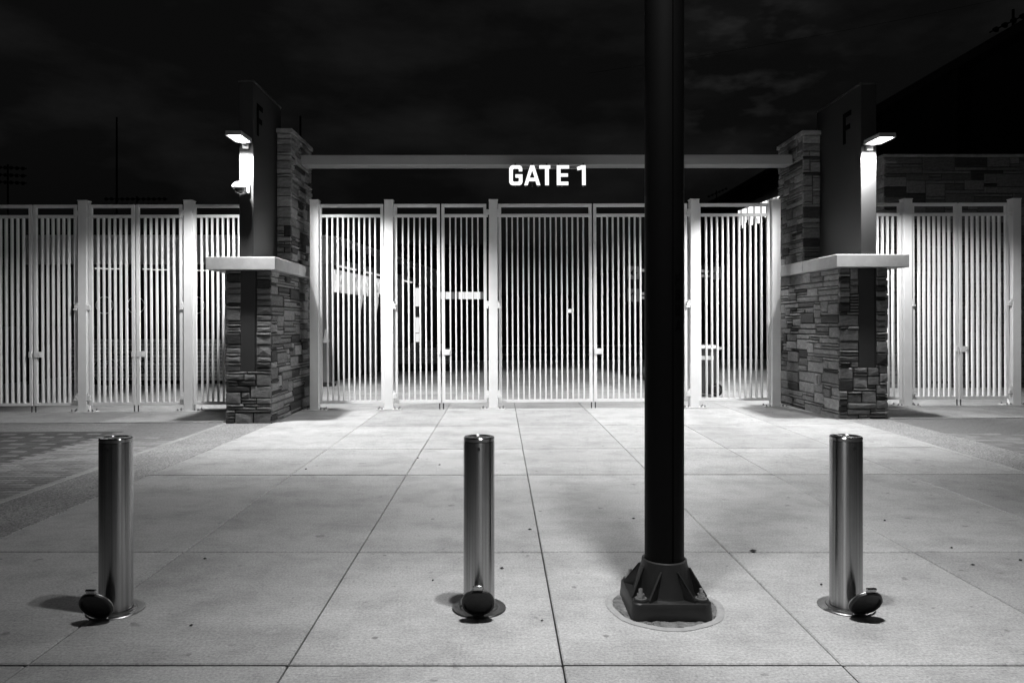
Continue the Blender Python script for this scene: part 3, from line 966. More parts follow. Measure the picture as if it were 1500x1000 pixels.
# base casting: plate with rounded corners
def rrect(h, r, k=6):
    pts = []
    for q, (cx_, cy_) in enumerate(((h - r, h - r), (-h + r, h - r), (-h + r, -h + r), (h - r, -h + r))):
        for i in range(k + 1):
            a = math.pi / 2 * (q + i / k)
            pts.append((cx_ + r * math.cos(a), cy_ + r * math.sin(a)))
    return pts
bm = newbm(); last = None
for (h, z) in ((.208, .009), (.210, .016), (.203, .088), (.198, .094)):
    rg = [bm.verts.new((p[0], p[1], z)) for p in rrect(h, .045)]
    if last:
        m_ = len(rg)
        for i in range(m_): bm.faces.new((last[i], last[(i + 1) % m_], rg[(i + 1) % m_], rg[i]))
    last = rg
bm.faces.new(last)
base = obj('base_plate', bm, 'cast', t, smooth_deg=35)
bm = newbm()
lathe(bm, [(.168, .0945), (.160, .11), (.120, .245), (.118, .262), (.107, .266), (.106, .255)], 48)
obj('base_cone', bm, 'cast', t, smooth_deg=35)
for q in range(4):
    for s_ in (-1, 1):
        bm = newbm()
        # gusset: thin rib from the cone down to the plate edge, splayed towards the corner
        f = [Vector((.055, -.13, .0945)), Vector((.118, -.192, .0945)), Vector((.118, -.192, .106)), Vector((.046, -.126, .226)), Vector((.038, -.105, .226))]
        nrm = (f[1] - f[0]).cross(Vector((0, 0, 1))).normalized() * .0055
        va = [bm.verts.new(p + nrm) for p in f]; vb = [bm.verts.new(p - nrm) for p in f]
        bm.faces.new(va); bm.faces.new(vb[::-1])
        for i in range(len(f)): bm.faces.new((va[i], va[(i + 1) % len(f)], vb[(i + 1) % len(f)], vb[i]))
        M = Matrix.Rotation(R(90 * q), 4, 'Z') @ Matrix.Diagonal((s_, 1, 1, 1))
        bmesh.ops.transform(bm, matrix=M, verts=bm.verts)
        obj('gusset', bm, 'cast', base)
for (a, b) in ((-1, -1), (1, -1), (-1, 1), (1, 1)):
    bm = newbm()
    lathe(bm, [(.040, .0945), (.038, .104), (.0, .104)], 20, (a * .155, b * .155, 0)); obj('bolt_boss', bm, 'cast', base)
    bm = newbm()
    cyl(bm, (a * .155, b * .155, .1045), .030, .030, .004, 20)
    cyl(bm, (a * .155, b * .155, .109), .021, .021, .020, 6)
    cyl(bm, (a * .155, b * .155, .129), .0115, .0105, .026, 12)
    obj('anchor_bolt', bm, 'bolt', base)
# shaft: a round tube with a shallow vertical slot facing the camera
H_POLE = 7.2
bm = newbm(); n = 72; ra = .1035
prof = []
for i in range(n):
    a = 2 * math.pi * i / n
    prof.append((ra * math.cos(a), ra * math.sin(a)))
slot_a = math.atan2(-1, .22)
slot = []
for i in range(n):
    a = -math.pi + 2 * math.pi * i / n
    if abs(a - slot_a) < 2 * math.pi / n * .6: continue
    slot.append((a, ra))
for da, rr_ in ((-.045, ra), (-.038, ra - .012), (.038, ra - .012), (.045, ra)): slot.append((slot_a + da, rr_))
slot.sort()
lo = [bm.verts.new((r_ * math.cos(a), r_ * math.sin(a), .25)) for a, r_ in slot]
hi = [bm.verts.new((r_ * math.cos(a), r_ * math.sin(a), H_POLE)) for a, r_ in slot]
for i in range(len(slot)): bm.faces.new((lo[i], lo[(i + 1) % len(slot)], hi[(i + 1) % len(slot)], hi[i]))
bm.faces.new(hi)
shaft = obj('shaft', bm, 'pole', t, smooth_deg=25)
# letters on the shaft
def poly_letter(ch):
    if ch == 'F': return [[[(0, 0), (.2, 0), (.2, .4), (.55, .4), (.55, .58), (.2, .58), (.2, .82), (.66, .82), (.66, 1), (0, 1)]]]
    if ch == 'A': return [[[(0, 0), (.2, 0), (.26, .2), (.54, .2), (.6, 0), (.8, 0), (.5, 1), (.3, 1)], [(.31, .37), (.49, .37), (.40, .72)]]]
    if ch == 'B': return [[[(0, 0), (.5, 0), (.66, .12), (.66, .40), (.56, .51), (.64, .62), (.64, .88), (.5, 1), (0, 1)], [(.2, .17), (.46, .17), (.47, .42), (.2, .42)], [(.2, .59), (.45, .59), (.45, .83), (.2, .83)]]]
    return [[[(.0, .16), (.16, 0), (.52, 0), (.68, .16), (.68, .44), (.54, .57), (.2, .62), (.2, .80), (.24, .83), (.46, .83), (.48, .70), (.67, .70), (.67, .84), (.52, 1), (.15, 1), (0, .84), (0, .58), (.13, .45), (.47, .40), (.48, .20), (.44, .17), (.22, .17), (.2, .30), (0, .30)]]]
ang = R(30)
for k, ch in enumerate('FSBA'):
    bm = newbm()
    for loops in poly_letter(ch):
        extrude_poly(bm, [[((p[0] - .35) * .052, p[1] * .056) for p in l] for l in loops], 0, .006)
    for v in bm.verts:                                  # wrap onto the tube
        th = v.co.x / ra; r_ = ra + .0012 - v.co.y
        v.co = Vector((r_ * math.sin(th + ang), -r_ * math.cos(th + ang), v.co.z))
    z = pz(402 + 22.7 * k + 15, 3.85)
    o = obj('letter', bm, 'black', shaft, (0, 0, z))
    o['label'] = 'small black letter ' + ch
# bracket arms and luminaires high above
for sa in (-1, 1):
    a = R(2) if sa > 0 else R(-31)
    dv = Vector((math.sin(a), -math.cos(a), 0))
    bm = newbm(); tube(bm, [(0, 0, 6.98), tuple(dv * .45 + Vector((0, 0, 7.06))), tuple(dv * .72 + Vector((0, 0, 7.08)))], .03, 10)
    obj('arm', bm, 'pole', t, smooth_deg=40)
    bm = newbm(); M = Matrix.Translation(dv * .95 + Vector((0, 0, 7.08))) @ Matrix.Rotation(a, 4, 'Z')
    box(bm, -.16, .16, -.30, .30, -.05, .05, .02, M); head = obj('luminaire', bm, 'pole', t)
    bm = newbm(); box(bm, -.12, .12, -.24, .24, -.062, -.052, .002, M); obj('lens', bm, 'headlens', head)
    c = dv * .95
    spot(t, (c.x, c.y, 7.0), POLE_W * (1.4 if sa > 0 else .85), 79, .12, .11, 0.0, (R(9), R(-6), 0), core=(31, .28))

# ================================================================== INSIDE THE GATE
# --- yard lamp post (behind the black pole from here; throws the bar shadows on the walk)
YX, YY = px(972, 18.0), 18.0
yl = thing('yard_lamp', 'slim lamp post standing inside the yard behind the black pole', 'light pole', (YX, YY, gz(YX, YY)))
bm = newbm(); cyl(bm, (0, 0, 0), .07, .05, 5.2, 20); obj('shaft', bm, 'pole', yl, smooth_deg=40)
bm = newbm(); box(bm, -.18, .18, -.18, .18, 0, .03, .004); obj('base_plate', bm, 'pole', yl)
bm = newbm(); tube(bm, [(0, 0, 5.15), (0, -.2, 5.23), (0, -.36, 5.24)], .025, 8); obj('arm', bm, 'pole', yl)
bm = newbm(); box(bm, -.13, .13, -.85, -.35, 5.2, 5.28, .02); h_ = obj('luminaire', bm, 'pole', yl)
bm = newbm(); box(bm, -.10, .10, -.80, -.42, 5.19, 5.198); obj('lens', bm, 'headlens', h_)
spot(yl, (0, -.6, 5.15), YARD_W, 61, .25, .04, 1.9)
# --- lamp on the back of the left pier, lighting the concession front
for (X_, Y_, lab) in ((-3.80, 13.88, 'lamp on the rear of the left pier facing the yard'), (5.60, 14.08, 'lamp on the rear of the right pier facing the yard')):
    rl = thing('rear_wall_lamp', lab, 'lamp', (X_, Y_, 4.15), group='lamps on the rear of the piers')
    bm = newbm(); box(bm, -.1, .1, .001, .30, 0, .05, .01); obj('housing', bm, 'housing', rl)
    bm = newbm(); box(bm, -.08, .08, .06, .28, -.008, -.001); obj('lens', bm, 'headlens', rl)
    spot(rl, (0, .22, -.03), REAR_W, 57, .4, .06, 1.0)

# --- concession building
D0 = 19.2
def wz(y, d=D0): return pz(y, d)
XL, XR = px(36, D0), px(482, D0)
side_dir = Vector((.134, 1, 0)).normalized()
cs = thing('concession_stand', 'low concession building with pale fascia, dark openings and lit menu boards', 'building', (XL, D0, gz(XL, 19)))
ox, oz = XL, gz(XL, 19)
wdt = XR - XL
zf0, zf1 = wz(387) - oz, wz(349) - oz
LS = 13.4
SA = math.atan2(-.134, 1)
Ms = Matrix.Translation(Vector((wdt, 0, 0))) @ Matrix.Rotation(SA, 4, 'Z') @ Matrix.Diagonal((-1, 1, 1, 1))
bm = newbm(); box(bm, 0, wdt, -.06, .10, zf0, zf1, .01); obj('fascia', bm, 'fascia', cs)
bm = newbm(); box(bm, .06, wdt - .02, -.12, .5, zf1 + .001, zf1 + .07, .01); obj('roof_edge', bm, 'fascia', cs)
bm = newbm(); box(bm, -.12, .06, .02, LS, zf0 + .02, zf1 - .01, .01, Ms); sf = obj('fascia', bm, 'wall', cs)
bm = newbm(); box(bm, -.18, .1, .1, LS, zf1 + .001, zf1 + .07, .01, Ms); obj('roof_edge', bm, 'fascia', cs)
bm = newbm(); box(bm, .01, wdt - .13, .11, 11.5, zf1 - .12, zf1 - .01); obj('roof', bm, 'night', cs)
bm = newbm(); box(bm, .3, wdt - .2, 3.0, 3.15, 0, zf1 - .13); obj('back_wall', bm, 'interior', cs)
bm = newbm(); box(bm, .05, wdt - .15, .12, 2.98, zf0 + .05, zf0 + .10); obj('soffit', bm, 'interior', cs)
cx0 = px(104, D0) - ox
zc = wz(500) - oz
bm = newbm(); box(bm, cx0, wdt - .25, .02, .22, .12, zc, .005); obj('counter', bm, 'counter', cs)
bm = newbm(); box(bm, cx0 - .02, wdt - .22, -.04, .5, zc + .001, zc + .05, .01); obj('counter_top', bm, 'wall', cs)
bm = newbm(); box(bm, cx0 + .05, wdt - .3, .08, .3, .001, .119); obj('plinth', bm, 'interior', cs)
for (a, b) in ((240, 258), (318, 330)):
    bm = newbm(); box(bm, px(a, D0) - ox, px(b, D0) - ox, .24, .50, zc + .051, zf0 + .048, .01); obj('column', bm, 'fascia', cs)
bm = newbm(); box(bm, 0.0, .22, .12, .4, 0.001, zf0 + .048, .01); obj('column', bm, 'interior', cs)
bm = newbm(); box(bm, wdt - .24, wdt - .02, .12, .40, 0.001, zf0 + .018, .01); obj('column', bm, 'wall', cs)
# light tubes under the fascia
for (a, b, y_) in ((140, 150, 393), (156, 176, 393.6), (210, 220, 394), (224, 246, 395), (290, 305, 396)):
    bm = newbm(); box(bm, px(a, 20.0) - ox, px(b, 20.0) - ox, .75, .82, pz(y_ + .9, 20) - oz, pz(y_ - .5, 20) - oz); obj('tube_light', bm, 'strip', cs)
# lit menu boards under the side fascia
for k in range(7):
    a, b = .45 + k * .82, .45 + k * .82 + .74
    hgt = .62 if k < 5 else .5
    bm = newbm(); box(bm, .02, .06, a, b, zf0 - .08 - hgt, zf0 - .10, 0, Ms)
    obj('menu_board', bm, 'menu' if k not in (1, 6) else 'panelB', cs)
for k in (0, 3, 8):
    bm = newbm(); box(bm, -.10, -.04, .5 + k * .8, 1.9 + k * .8, zf0 - .03, zf0 + .015, 0, Ms); obj('tube_light', bm, 'strip', cs)
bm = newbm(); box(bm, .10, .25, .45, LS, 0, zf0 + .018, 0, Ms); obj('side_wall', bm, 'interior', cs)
for k in range(5):                                    # dark blocks set on the side fascia
    a = .9 + k * 1.7
    bm = newbm(); box(bm, -.135, -.121, a, a + 1.05, zf0 + .16, zf1 - .16, .004, Ms); obj('fascia_block', bm, 'black', sf)
for k, y_ in ((0, 3.4), (1, 6.6), (2, 9.8)):
    bm = newbm(); box(bm, -.14, .06, y_, y_ + .2, 0, zf0 + .018, .01, Ms); obj('column', bm, 'wall', cs)

# --- hoops in the opening
for k, p in enumerate((153, 199, 287, 330)):
    lab = ['thin pale hoop in concession opening, leftmost of the row', 'thin pale hoop in concession opening, second from left',
           'thin pale hoop in concession opening, third from left', 'thin pale hoop in concession opening, nearest the left pier'][k]
    d = 19.7
    bm = newbm(); ring(bm, (0, 0, 0), .225, .009, 'Y', 32, 6)
    hp = thing('hanging_hoop', lab, 'hoop', (px(p, d), d, pz(447, d)), group='hoops hanging in the concession opening')
    obj('rim', bm, 'pale', hp, smooth_deg=60)
    bm = newbm()
    for q in range(3):
        a = R(60 * q + 20); c_, s_ = math.cos(a), math.sin(a)
        tube(bm, [(-.22 * c_, 0, -.22 * s_), (.22 * c_, 0, .22 * s_)], .002, 5)
    obj('wires', bm, 'rail', hp)
    bm = newbm(); tube(bm, [(0, 0, .225), (0, 0, pz(388, d) - pz(447, d))], .003, 5); obj('cord', bm, 'rail', hp)

# --- bicycle leaning by the counter
bd = 18.75
bk = thing('bicycle', 'dark bicycle parked in front of the concession counter', 'bicycle', (px(155, bd), bd, gz(px(155, bd), bd)))
def wheel(xc):
    bm = newbm(); ring(bm, (xc, 0, .345), .325, .020, 'Y', 36, 8); w_ = obj('wheel', bm, 'rubber', bk, smooth_deg=60)
    bm = newbm()
    for q in range(10):
        a = math.pi * q / 10
        tube(bm, [(xc - .31 * math.cos(a), 0, .345 - .31 * math.sin(a)), (xc + .31 * math.cos(a), 0, .345 + .31 * math.sin(a))], .0016, 4)
    obj('spokes', bm, 'rail', w_)
wheel(0); wheel(1.05)
fr = [((0, .345), (.16, .86)), ((.16, .80), (.62, .80)), ((.17, .74), (.55, .30)), ((.55, .30), (.66, .92)), ((.55, .30), (1.05, .345)), ((.63, .80), (1.05, .345))]
bm = newbm()
for (a, b) in fr: tube(bm, [(a[0], 0, a[1]), (b[0], 0, b[1])], .016, 8)
obj('frame', bm, 'rubber', bk, smooth_deg=50)
bm = newbm(); tube(bm, [(.16, 0, .86), (.17, 0, .98)], .013, 8); tube(bm, [(.10, -.28, 1.0), (.17, -.08, .99), (.17, .08, .99), (.10, .28, 1.0)], .012, 8); obj('handlebar', bm, 'rubber', bk, smooth_deg=50)
bm = newbm(); lathe(bm, [(0, .96), (.05, .955), (.085, .935), (.06, .915), (0, .91)], 16, (.68, 0, 0), None)
for v in bm.verts: v.co.x = .68 + (v.co.x - .68) * 1.6
obj('saddle', bm, 'rubber', bk, smooth_deg=50)
bm = newbm(); ring(bm, (.55, -.03, .30), .085, .006, 'Y', 20, 5); tube(bm, [(.55, -.04, .30), (.50, -.05, .14)], .01, 6); tube(bm, [(.55, .04, .30), (.60, .05, .46)], .01, 6); obj('crank', bm, 'rail', bk)

# --- stone kiosk with lit panel row behind
kd = 24.0
kx0, kx1 = px(566, kd), px(660, kd)
kz = gz(kx0, kd)
kk = thing('kiosk', 'stone faced serving kiosk inside the yard behind narrow gate', 'kiosk', (kx0, kd, kz))
bm = newbm(); box(bm, 0, kx1 - kx0, 0, .8, .25, pz(513, kd) - kz, .01); obj('front', bm, 'kiosk', kk)
bm = newbm(); box(bm, .05, kx1 - kx0 - .05, .05, .75, .001, .249); obj('plinth', bm, 'interior', kk)
bm = newbm(); box(bm, -.05, kx1 - kx0 + .05, -.06, .86, pz(513, kd) - kz + .001, pz(513, kd) - kz + .06, .01); obj('top', bm, 'rail', kk)
for q, (a, b, h) in enumerate(((.35, .55, .22), (.75, 1.0, .17), (1.3, 1.48, .25), (1.6, 1.85, .14))):
    bm = newbm(); box(bm, a, b, .2, .42, pz(513, kd) - kz + .061, pz(513, kd) - kz + .061 + h, .02); obj('dispenser', bm, 'rail' if q % 2 else 'plastic', kk)
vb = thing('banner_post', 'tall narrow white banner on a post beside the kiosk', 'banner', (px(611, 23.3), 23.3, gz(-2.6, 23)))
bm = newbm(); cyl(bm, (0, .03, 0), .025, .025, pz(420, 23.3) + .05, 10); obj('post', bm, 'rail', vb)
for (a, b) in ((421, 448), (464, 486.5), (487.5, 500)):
    bm = newbm(); box(bm, -.07, .07, -.01, .004, pz(b, 23.3), pz(a, 23.3), .003); obj('banner_panel', bm, 'panelA', vb)  # banner glows by emission, standing in for light on a white surface
md = 33.0
mb = thing('lit_sign_row', 'row of small lit panels above a far counter', 'sign', (px(586, md), md, 0))
u = 586
for q, wd_ in enumerate((7, 9, 5, 8, 12, 12, 14, 7, 12, 9, 13, 10, 6)):
    if u + wd_ > 710: break
    a, b = px(u, md) - px(586, md), px(u + wd_ - .4, md) - px(586, md)
    bm = newbm(); box(bm, a, b, -.03, .03, pz(438, md), pz(427.5, md)); obj('panel', bm, ['panelA', 'panelC', 'panelB', 'panelA', 'panelA', 'panelA', 'panelB', 'panelA', 'panelC', 'panelA', 'panelA', 'panelA', 'panelC'][q], mb)
    u += wd_
for p in (590, 705):
    bm = newbm(); box(bm, px(p, md) - px(586, md), px(p + 4, md) - px(586, md), .05, .2, gz(-2, md) - .14, pz(420, md)); obj('leg', bm, 'night', mb)
# hanging cloths by the menu boards, folded umbrella, round lamp
for (p, y0, y1, d, w_, lab) in ((528, 423, 464, 21.6, .16, 'white cloth hanging under the lit menu boards, left one of two'), (551, 430, 466, 23.0, .18, 'white cloth hanging under the lit menu boards, right one of two')):
    X = px(p, d)
    bm = newbm(); n_ = 10
    prev = None
    for k in range(n_ + 1):
        f_ = k / n_; z = pz(y0, d) + (pz(y1, d) - pz(y0, d)) * f_
        w2 = w_ * .55 * (.8 + .2 * math.sin(6 * f_))
        row = [bm.verts.new((w2 * (s_ - .5) + .02 * math.sin(5 * f_), .03 * math.sin(7 * s_ + 3 * f_), z - pz(y0, d))) for s_ in (0, .25, .5, .75, 1)]
        if prev:
            for i in range(4): bm.faces.new((prev[i], prev[i + 1], row[i + 1], row[i]))
        prev = row
    r_ = bmesh.ops.solidify(bm, geom=bm.faces[:], thickness=.01)
    o = obj('hanging_cloth', bm, 'panelB', None, (X, d, pz(y0, d)), smooth_deg=60)  # cloth has an emissive material in place of light falling on it
    tag(o, lab, 'cloth', 'white cloths under the menu boards')
d = 18.4; X = px(477.5, d)
um = thing('folded_umbrella', 'white folded table umbrella behind the panel beside left pier', 'umbrella', (X, d, gz(X, d)))
bm = newbm(); lathe(bm, [(0, pz(480, d)), (.03, pz(482, d)), (.05, pz(490, d)), (.095, pz(498, d)), (.07, pz(500.5, d)), (0, pz(500, d))], 14); obj('canopy', bm, 'cloth', um, smooth_deg=50)
bm = newbm(); cyl(bm, (0, 0, .05), .018, .018, pz(482, d) - .05, 10); obj('pole', bm, 'rail', um)
bm = newbm(); lathe(bm, [(0, .001), (.25, .001), (.25, .05), (.05, .09), (0, .09)], 20); obj('base', bm, 'rubber', um)
d = 26.0
gl = thing('globe_lamp', 'round white globe lamp above concession roof, half behind gate post', 'lamp', (px(566, d), d, 0))
bm = newbm(); bmesh.ops.create_icosphere(bm, subdivisions=3, radius=.15, matrix=Matrix.Translation(Vector((0, 0, pz(367, d))))); obj('globe', bm, 'globe', gl, smooth_deg=80)
bm = newbm(); cyl(bm, (0, 0, gz(-4, d)), .03, .03, pz(367, d) - .15, 10); obj('stem', bm, 'rail', gl)

# --- direction sign hanging behind the black pole
sd = 26.0
x0, x1 = px(917, sd), px(1058, sd)
ds = thing('direction_sign', 'dark overhead direction sign with grey arrow squares, behind black pole', 'sign', (x0, sd, 0))
bm = newbm(); box(bm, 0, x1 - x0, 0, .08, pz(446, sd), pz(386, sd), .01); obj('board', bm, 'interior', ds)
for p in (930, 1048):
    bm = newbm(); cyl(bm, (px(p, sd) - x0, .14, gz(5, sd) - .14), .05, .05, pz(390, sd), 10); obj('post', bm, 'night', ds)
def arrow(cx_, cz_, r_, dirn):
    sh = [(-.8, -.11), (.25, -.11), (-.12, -.48), (.1, -.62), (.78, 0), (.1, .62), (-.12, .48), (.25, .11), (-.8, .11)]
    c_, s_ = math.cos(dirn), math.sin(dirn)
    bm = newbm(); extrude_poly(bm, [[(cx_ + r_ * (p[0] * c_ - p[1] * s_), cz_ + r_ * (p[0] * s_ + p[1] * c_)) for p in sh]], -.030, -.024)
    return bm
for (pa, pb, ya, yb_, dr, lab) in ((919, 937, 390, 409, math.pi, 'grey square with arrow pointing left'), (919, 937, 423, 441.5, math.pi / 2, 'grey square with arrow pointing up'), (1040, 1056, 391, 409.5, 0, 'grey square with arrow pointing right')):
    a, b = px(pa, sd) - x0, px(pb, sd) - x0
    bm = newbm(); box(bm, a, b, -.022, -.001, pz(yb_, sd), pz(ya, sd), .004); sq = obj('arrow_square', bm, 'signgrey', ds); sq['label'] = lab
    obj('arrow', arrow((a + b) / 2, (pz(yb_, sd) + pz(ya, sd)) / 2, .17, dr), 'black', sq)
for (pa, ya) in ((940, 394), (940, 428), (940, 434), (1027, 395), (1032, 395), (1027, 402), (1033, 402)):
    a = px(pa, sd) - x0
    bm = newbm(); box(bm, a, a + .09, -.012, -.001, pz(ya + 4, sd), pz(ya, sd)); box(bm, a + .11, a + .15, -.012, -.001, pz(ya + 4, sd), pz(ya + 1, sd)); obj('lettering', bm, 'signtext', ds)

# --- wheeled bin
wd = 15.4
X = px(1036, wd); Z = gz(X, wd)
wb = thing('wheeled_bin', 'dark wheeled bin with pale lid just right of black pole', 'bin', (X, wd, Z))
bm = newbm()
def fr_(bm, x0, x1, y0, y1, z0, X0, X1, Y0, Y1, z1):
    a = [bm.verts.new(p) for p in ((x0, y0, z0), (x1, y0, z0), (x1, y1, z0), (x0, y1, z0))]
    b = [bm.verts.new(p) for p in ((X0, Y0, z1), (X1, Y0, z1), (X1, Y1, z1), (X0, Y1, z1))]
    bm.faces.new(a[::-1]); bm.faces.new(b)
    for i in range(4): bm.faces.new((a[i], a[(i + 1) % 4], b[(i + 1) % 4], b[i]))
fr_(bm, -.26, .10, -.22, .22, .06, -.34, .16, -.27, .27, .98); obj('body', bm, 'plastic', wb)
bm = newbm(); fr_(bm, -.36, .18, -.29, .29, 1.0, -.30, .14, -.24, .24, 1.06); box(bm, -.36, .18, -.29, .29, .984, .999); lid = obj('lid', bm, 'rail', wb)
bm = newbm(); tube(bm, [(.16, -.22, .97), (.27, -.22, 1.0), (.27, .22, 1.0), (.16, .22, .97)], .014, 8); obj('handle', bm, 'pale', wb)
bm = newbm(); box(bm, -.30, .05, -.285, -.272, .76, .84, .004); obj('sticker', bm, 'pale', wb)
for y_ in (-.25, .25):
    bm = newbm(); cyl(bm, (.10, y_ - .03, .145), .14, .14, .06, 28, 'Y'); w_ = obj('wheel', bm, 'rubber', wb, smooth_deg=40)
    bm = newbm(); ring(bm, (.10, y_ - .032 if y_ < 0 else y_ + .032, .145), .085, .006, 'Y', 24, 5); obj('hub', bm, 'rail', w_)

# --- guard rail in the far yard, small exit light
rd = 30.0
gr = thing('guard_rail', 'low dull metal rail across the far end of the yard', 'railing', (px(735, rd), rd, gz(0, rd) - .14))
Lr = px(940, rd) - px(735, rd)
for z in (pz(506, rd), pz(519, rd)):
    bm = newbm(); tube(bm, [(0, 0, z + .14), (Lr, 0, z + .14)], .02, 8); obj('rail', bm, 'rail', gr, smooth_deg=40)
for k in range(6):
    bm = newbm(); tube(bm, [(Lr * k / 5, 0.001, 0), (Lr * k / 5, 0.001, pz(506, rd) + .13)], .02, 8); obj('post', bm, 'rail', gr, smooth_deg=40)
d = 40.0
X = px(834.5, d)
sl = thing('small_wall_light', 'tiny square lit lamp glowing far off behind wide gate leaf', 'lamp', (X, d, 0))
bm = newbm(); box(bm, -.1, .1, -.05, 0, pz(458, d), pz(452.5, d)); obj('lens', bm, 'panelA', sl)
bm = newbm(); box(bm, -.12, .12, .001, .05, pz(459, d), pz(451, d)); obj('housing', bm, 'night', sl)
bm = newbm(); cyl(bm, (0, .08, -.14), .04, .04, pz(459, d) + .4, 8); obj('post', bm, 'night', sl)

# --- far dark building, far stand
def dark_block(name, lab, cat, pa, pb, ytop, d, depth, roof=.25):
    x0, x1 = px(pa, d), px(pb, d)
    t = thing(name, lab, cat, ((x0 + x1) / 2, d, 0))
    h = pz(ytop, d); w = (x1 - x0) / 2
    bm = newbm(); box(bm, -w, w, 0, depth, -.3, h - roof - .001); obj('wall', bm, 'night', t)
    bm = newbm(); box(bm, -w - .3, w + .3, -.5, depth + .3, h - roof, h, .03); obj('roof', bm, 'night', t)
    n = max(2, int(2 * w / 2.4))
    for k in range(n):
        c = -w + (k + .5) * 2 * w / n
        bm = newbm(); box(bm, c - .7, c + .7, -.04, -.001, 1.0, 2.3); f = obj('window', bm, 'interior', t)
    return t
dark_block('press_building', 'dark flat roofed building far behind the narrow gate pair', 'building', 588, 724, 359, 46, 8)
dark_block('low_building', 'low dark building far behind the wide gate leaves', 'building', 724, 890, 432, 50, 8)
dark_block('far_stand', 'dark far stand behind the direction sign', 'building', 887, 975, 395, 58, 9)

# --- stone building at right
bd_ = 17.0
bx = px(1295, bd_); bw_ = 9.2
bz = gz(bx, bd_)
hb = pz(230, bd_) - bz
sb = thing('stone_building', 'dark stone clad building behind the right fence wing', 'building', (bx, bd_, bz))
bm = newbm(); box(bm, .03, bw_, .03, 7.0, -.1, hb - .001); obj('core', bm, 'core', sb)
U = .105
face_stones(sb, (0, .03, 2.9), (1, 0, 0), (0, -1, 0), 5.0, hb - 2.9, m='stone_far', unit=.075, depth=.03, wm=1.5)
bm = face_stones(sb, (0, .03, 0), (1, 0, 0), (0, -1, 0), 5.0, 2.9, single=False, unit=.10, depth=.03)
for args in (((5.0, .03, 0), (1, 0, 0), (0, -1, 0), bw_ - 5.0, hb), ((.03, .006, 0), (0, 1, 0), (-1, 0, 0), 6.99, hb)):
    b2 = face_stones(sb, args[0], args[1], args[2], args[3], args[4], single=False, unit=.10, depth=.03)
    me = bpy.data.meshes.new('t'); b2.to_mesh(me); b2.free(); bm.from_mesh(me)
tag(obj('stone_facing', bm, 'stone_stuff', sb), kind='stuff')
bm = newbm(); box(bm, -.05, bw_ + .05, -.05, 7.05, hb, hb + .06, .01); obj('coping', bm, 'stone_stuff', sb)
for k in range(4):
    bm = newbm(); box(bm, 1.05 + k * .27, 1.22 + k * .27, -.04, .0, .10, .16); obj('vent', bm, 'black', sb)

# --- grandstand at far right: roof edge running into depth
gx = 16.0
gs = thing('grandstand', 'black roofed grandstand rising behind the right pier', 'grandstand', (gx, 18, -.1))
hR = 1.51 + .583 * gx + .1
bm = newbm(); box(bm, 0, 30, 0, 58, hR - .35, hR, .02); obj('roof', bm, 'night', gs)
bm = newbm(); box(bm, .5, 29, .4, 57, 3.5, hR - .36); obj('upper_deck', bm, 'night', gs)
bm = newbm(); box(bm, 1.5, 28, 1, 56, 0, 3.49); obj('concourse', bm, 'night', gs)
for k in range(9):
    bm = newbm(); box(bm, .02, .40, 1 + k * 6.8, 1.4 + k * 6.8, 0, hR - .36); obj('column', bm, 'night', gs)
# lit slatted screen on the stand
sx_, = (12.0,)
ls = thing('lit_screen', 'row of bright lit slats on the stand, beside right pier', 'screen', (sx_, 29.0, 0))
for k in range(26):
    d = 29.2 + k * .31
    zt = pz(288 + (1140 - (CX + sx_ * F / d)) * .36, d); zb_ = zt - .75 - .18 * math.sin(k * 1.7)
    bm = newbm(); box(bm, -.03, .03, -.075, .075, zb_, zt); obj('slat', bm, 'glow' if k % 3 else 'panelB', ls, (0, d - 29.0, 0))
bm = newbm(); box(bm, .05, .25, 0, 8.5, 6.2, 7.4); obj('backing', bm, 'night', ls)
for y_ in (.4, 4.2, 8.1):
    bm = newbm(); box(bm, .06, .24, y_, y_ + .2, -.2, 6.199); obj('leg', bm, 'night', ls)

# --- stadium light banks, masts and a cable against the sky
def light_bank(lab, pa, pb, ya, yb_, d, rows, cols, slope=0.0, ground=True):
    x0, x1 = px(pa, d), px(pb, d)
    z0, z1 = pz(yb_, d), pz(ya, d)
    t = thing('floodlight_bank', lab, 'floodlight', ((x0 + x1) / 2, d, 0), group='unlit stadium floodlight banks')
    w = (x1 - x0) / 2
    bm = newbm(); r_ = (x1 - x0) / cols * .36
    me = None
    for i in range(rows):
        zz = z0 + (z1 - z0) * (i + .5) / rows
        bm2 = newbm(); tube(bm2, [(-w, .1, zz - slope * w), (w, .1, zz + slope * w)], r_ * .25, 6); obj('crossbar', bm2, 'night', t)
        for j in range(cols):
            xx = -w + (j + .5) * 2 * w / cols
            if me is None:
                lathe(bm, [(0, .5 * r_), (.6 * r_, .4 * r_), (r_, -.5 * r_), (r_ * .9, -.6 * r_), (0, -.45 * r_)], 12, (0, 0, 0), Matrix.Rotation(R(60), 4, 'X'))
                me = mesh_of('lamp_head', bm, 'night')
            link('lamp_head', me, t, (xx, -.05, zz + slope * xx + random.uniform(-.05, .05) * r_))
    bm = newbm(); cyl(bm, (0, .3, -.2), r_ * .5, r_ * .4, z1 + .2, 10); obj('mast', bm, 'night', t)
    return t
light_bank('unlit floodlight bank at the left picture edge above the fence', -22, 38, 240, 272, 62, 3, 7, -.05)
light_bank('unlit floodlight bank low above the left fence wing', 152, 245, 287, 304, 75, 2, 12)
light_bank('unlit floodlight bank seen under the beam beside right pier', 1036, 1066, 278, 302, 70, 3, 6, .45)
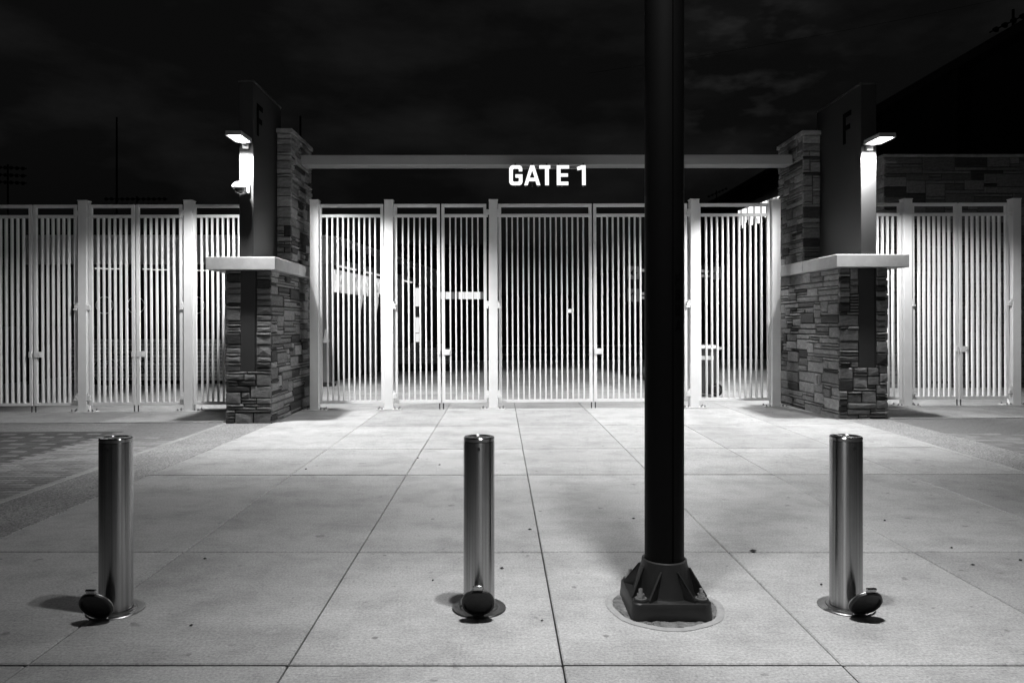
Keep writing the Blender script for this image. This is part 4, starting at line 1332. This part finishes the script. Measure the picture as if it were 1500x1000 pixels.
light_bank('unlit floodlight bank at the top right picture corner', 1452, 1530, 10, 78, 33, 2, 6, .5)
light_bank('small unlit floodlight bank above the right lamp', 1331, 1350, 139, 150, 48, 1, 4, .3)
for (p, yt, d, lab) in ((171, 172, 55, 'thin dark mast rising above the left fence wing'), (440, 170, 50, 'thin dark mast just behind the left stone pier')):
    X = px(p, d)
    m_ = thing('mast', lab, 'mast', (X, d, -.2))
    bm = newbm(); cyl(bm, (0, 0, 0), .10, .06, pz(yt, d) + .2, 10); obj('shaft', bm, 'night', m_)
    bm = newbm(); box(bm, -.2, .2, -.2, .2, 0, .1, .01); obj('base_plate', bm, 'night', m_)
bm = newbm(); pts = []
for k in range(25):
    f_ = k / 24; u = 860 + 700 * f_; v = 108 - 130 * f_ + 14 * (f_ * (1 - f_) * 4) * .5
    pts.append((px(u, 45), 45, pz(v, 45)))
tube(bm, pts, .008, 5)
tag(obj('overhead_cable', bm, 'night'), 'thin dark cable crossing the sky at upper right', 'cable')

# ================================================================== SMALL THINGS ON THE GROUND
LV = [(448, 687, 5), (735, 833, 8), (722, 818, 0), (1103, 807, 12), (1394, 803, 6), (1425, 828, 7), (1495, 821, 9), (776, 776, 7), (612, 671, 5), (644, 681, 4),
      (300, 819, 6), (1203, 857, 5), (794, 910, 5), (634, 851, 4), (1296, 763, 5), (928, 760, 6), (280, 917, 7)]
for (u, v, s) in LV:
    if s == 0: continue
    d = CH * F / (v - CY); X = px(u, d)
    w_ = s * d / F
    bm = newbm()
    a = [bm.verts.new(p) for p in ((-w_ * .5, 0, .004), (0, -w_ * .22, .002), (w_ * .5, 0.01 * w_, .006), (0, w_ * .25, .010))]
    top = bm.verts.new((0, 0, .012))
    for i in range(4): bm.faces.new((a[i], a[(i + 1) % 4], top))
    bm.faces.new(a[::-1])
    o = obj('leaf_scrap', bm, 'leaf', None, (X, d, gz(X, d) + .001), (0, 0, random.uniform(-.5, .5)))
    tag(o, 'tiny dark dry leaf scrap lying on the concrete', 'leaf', 'leaf scraps scattered on the concrete')
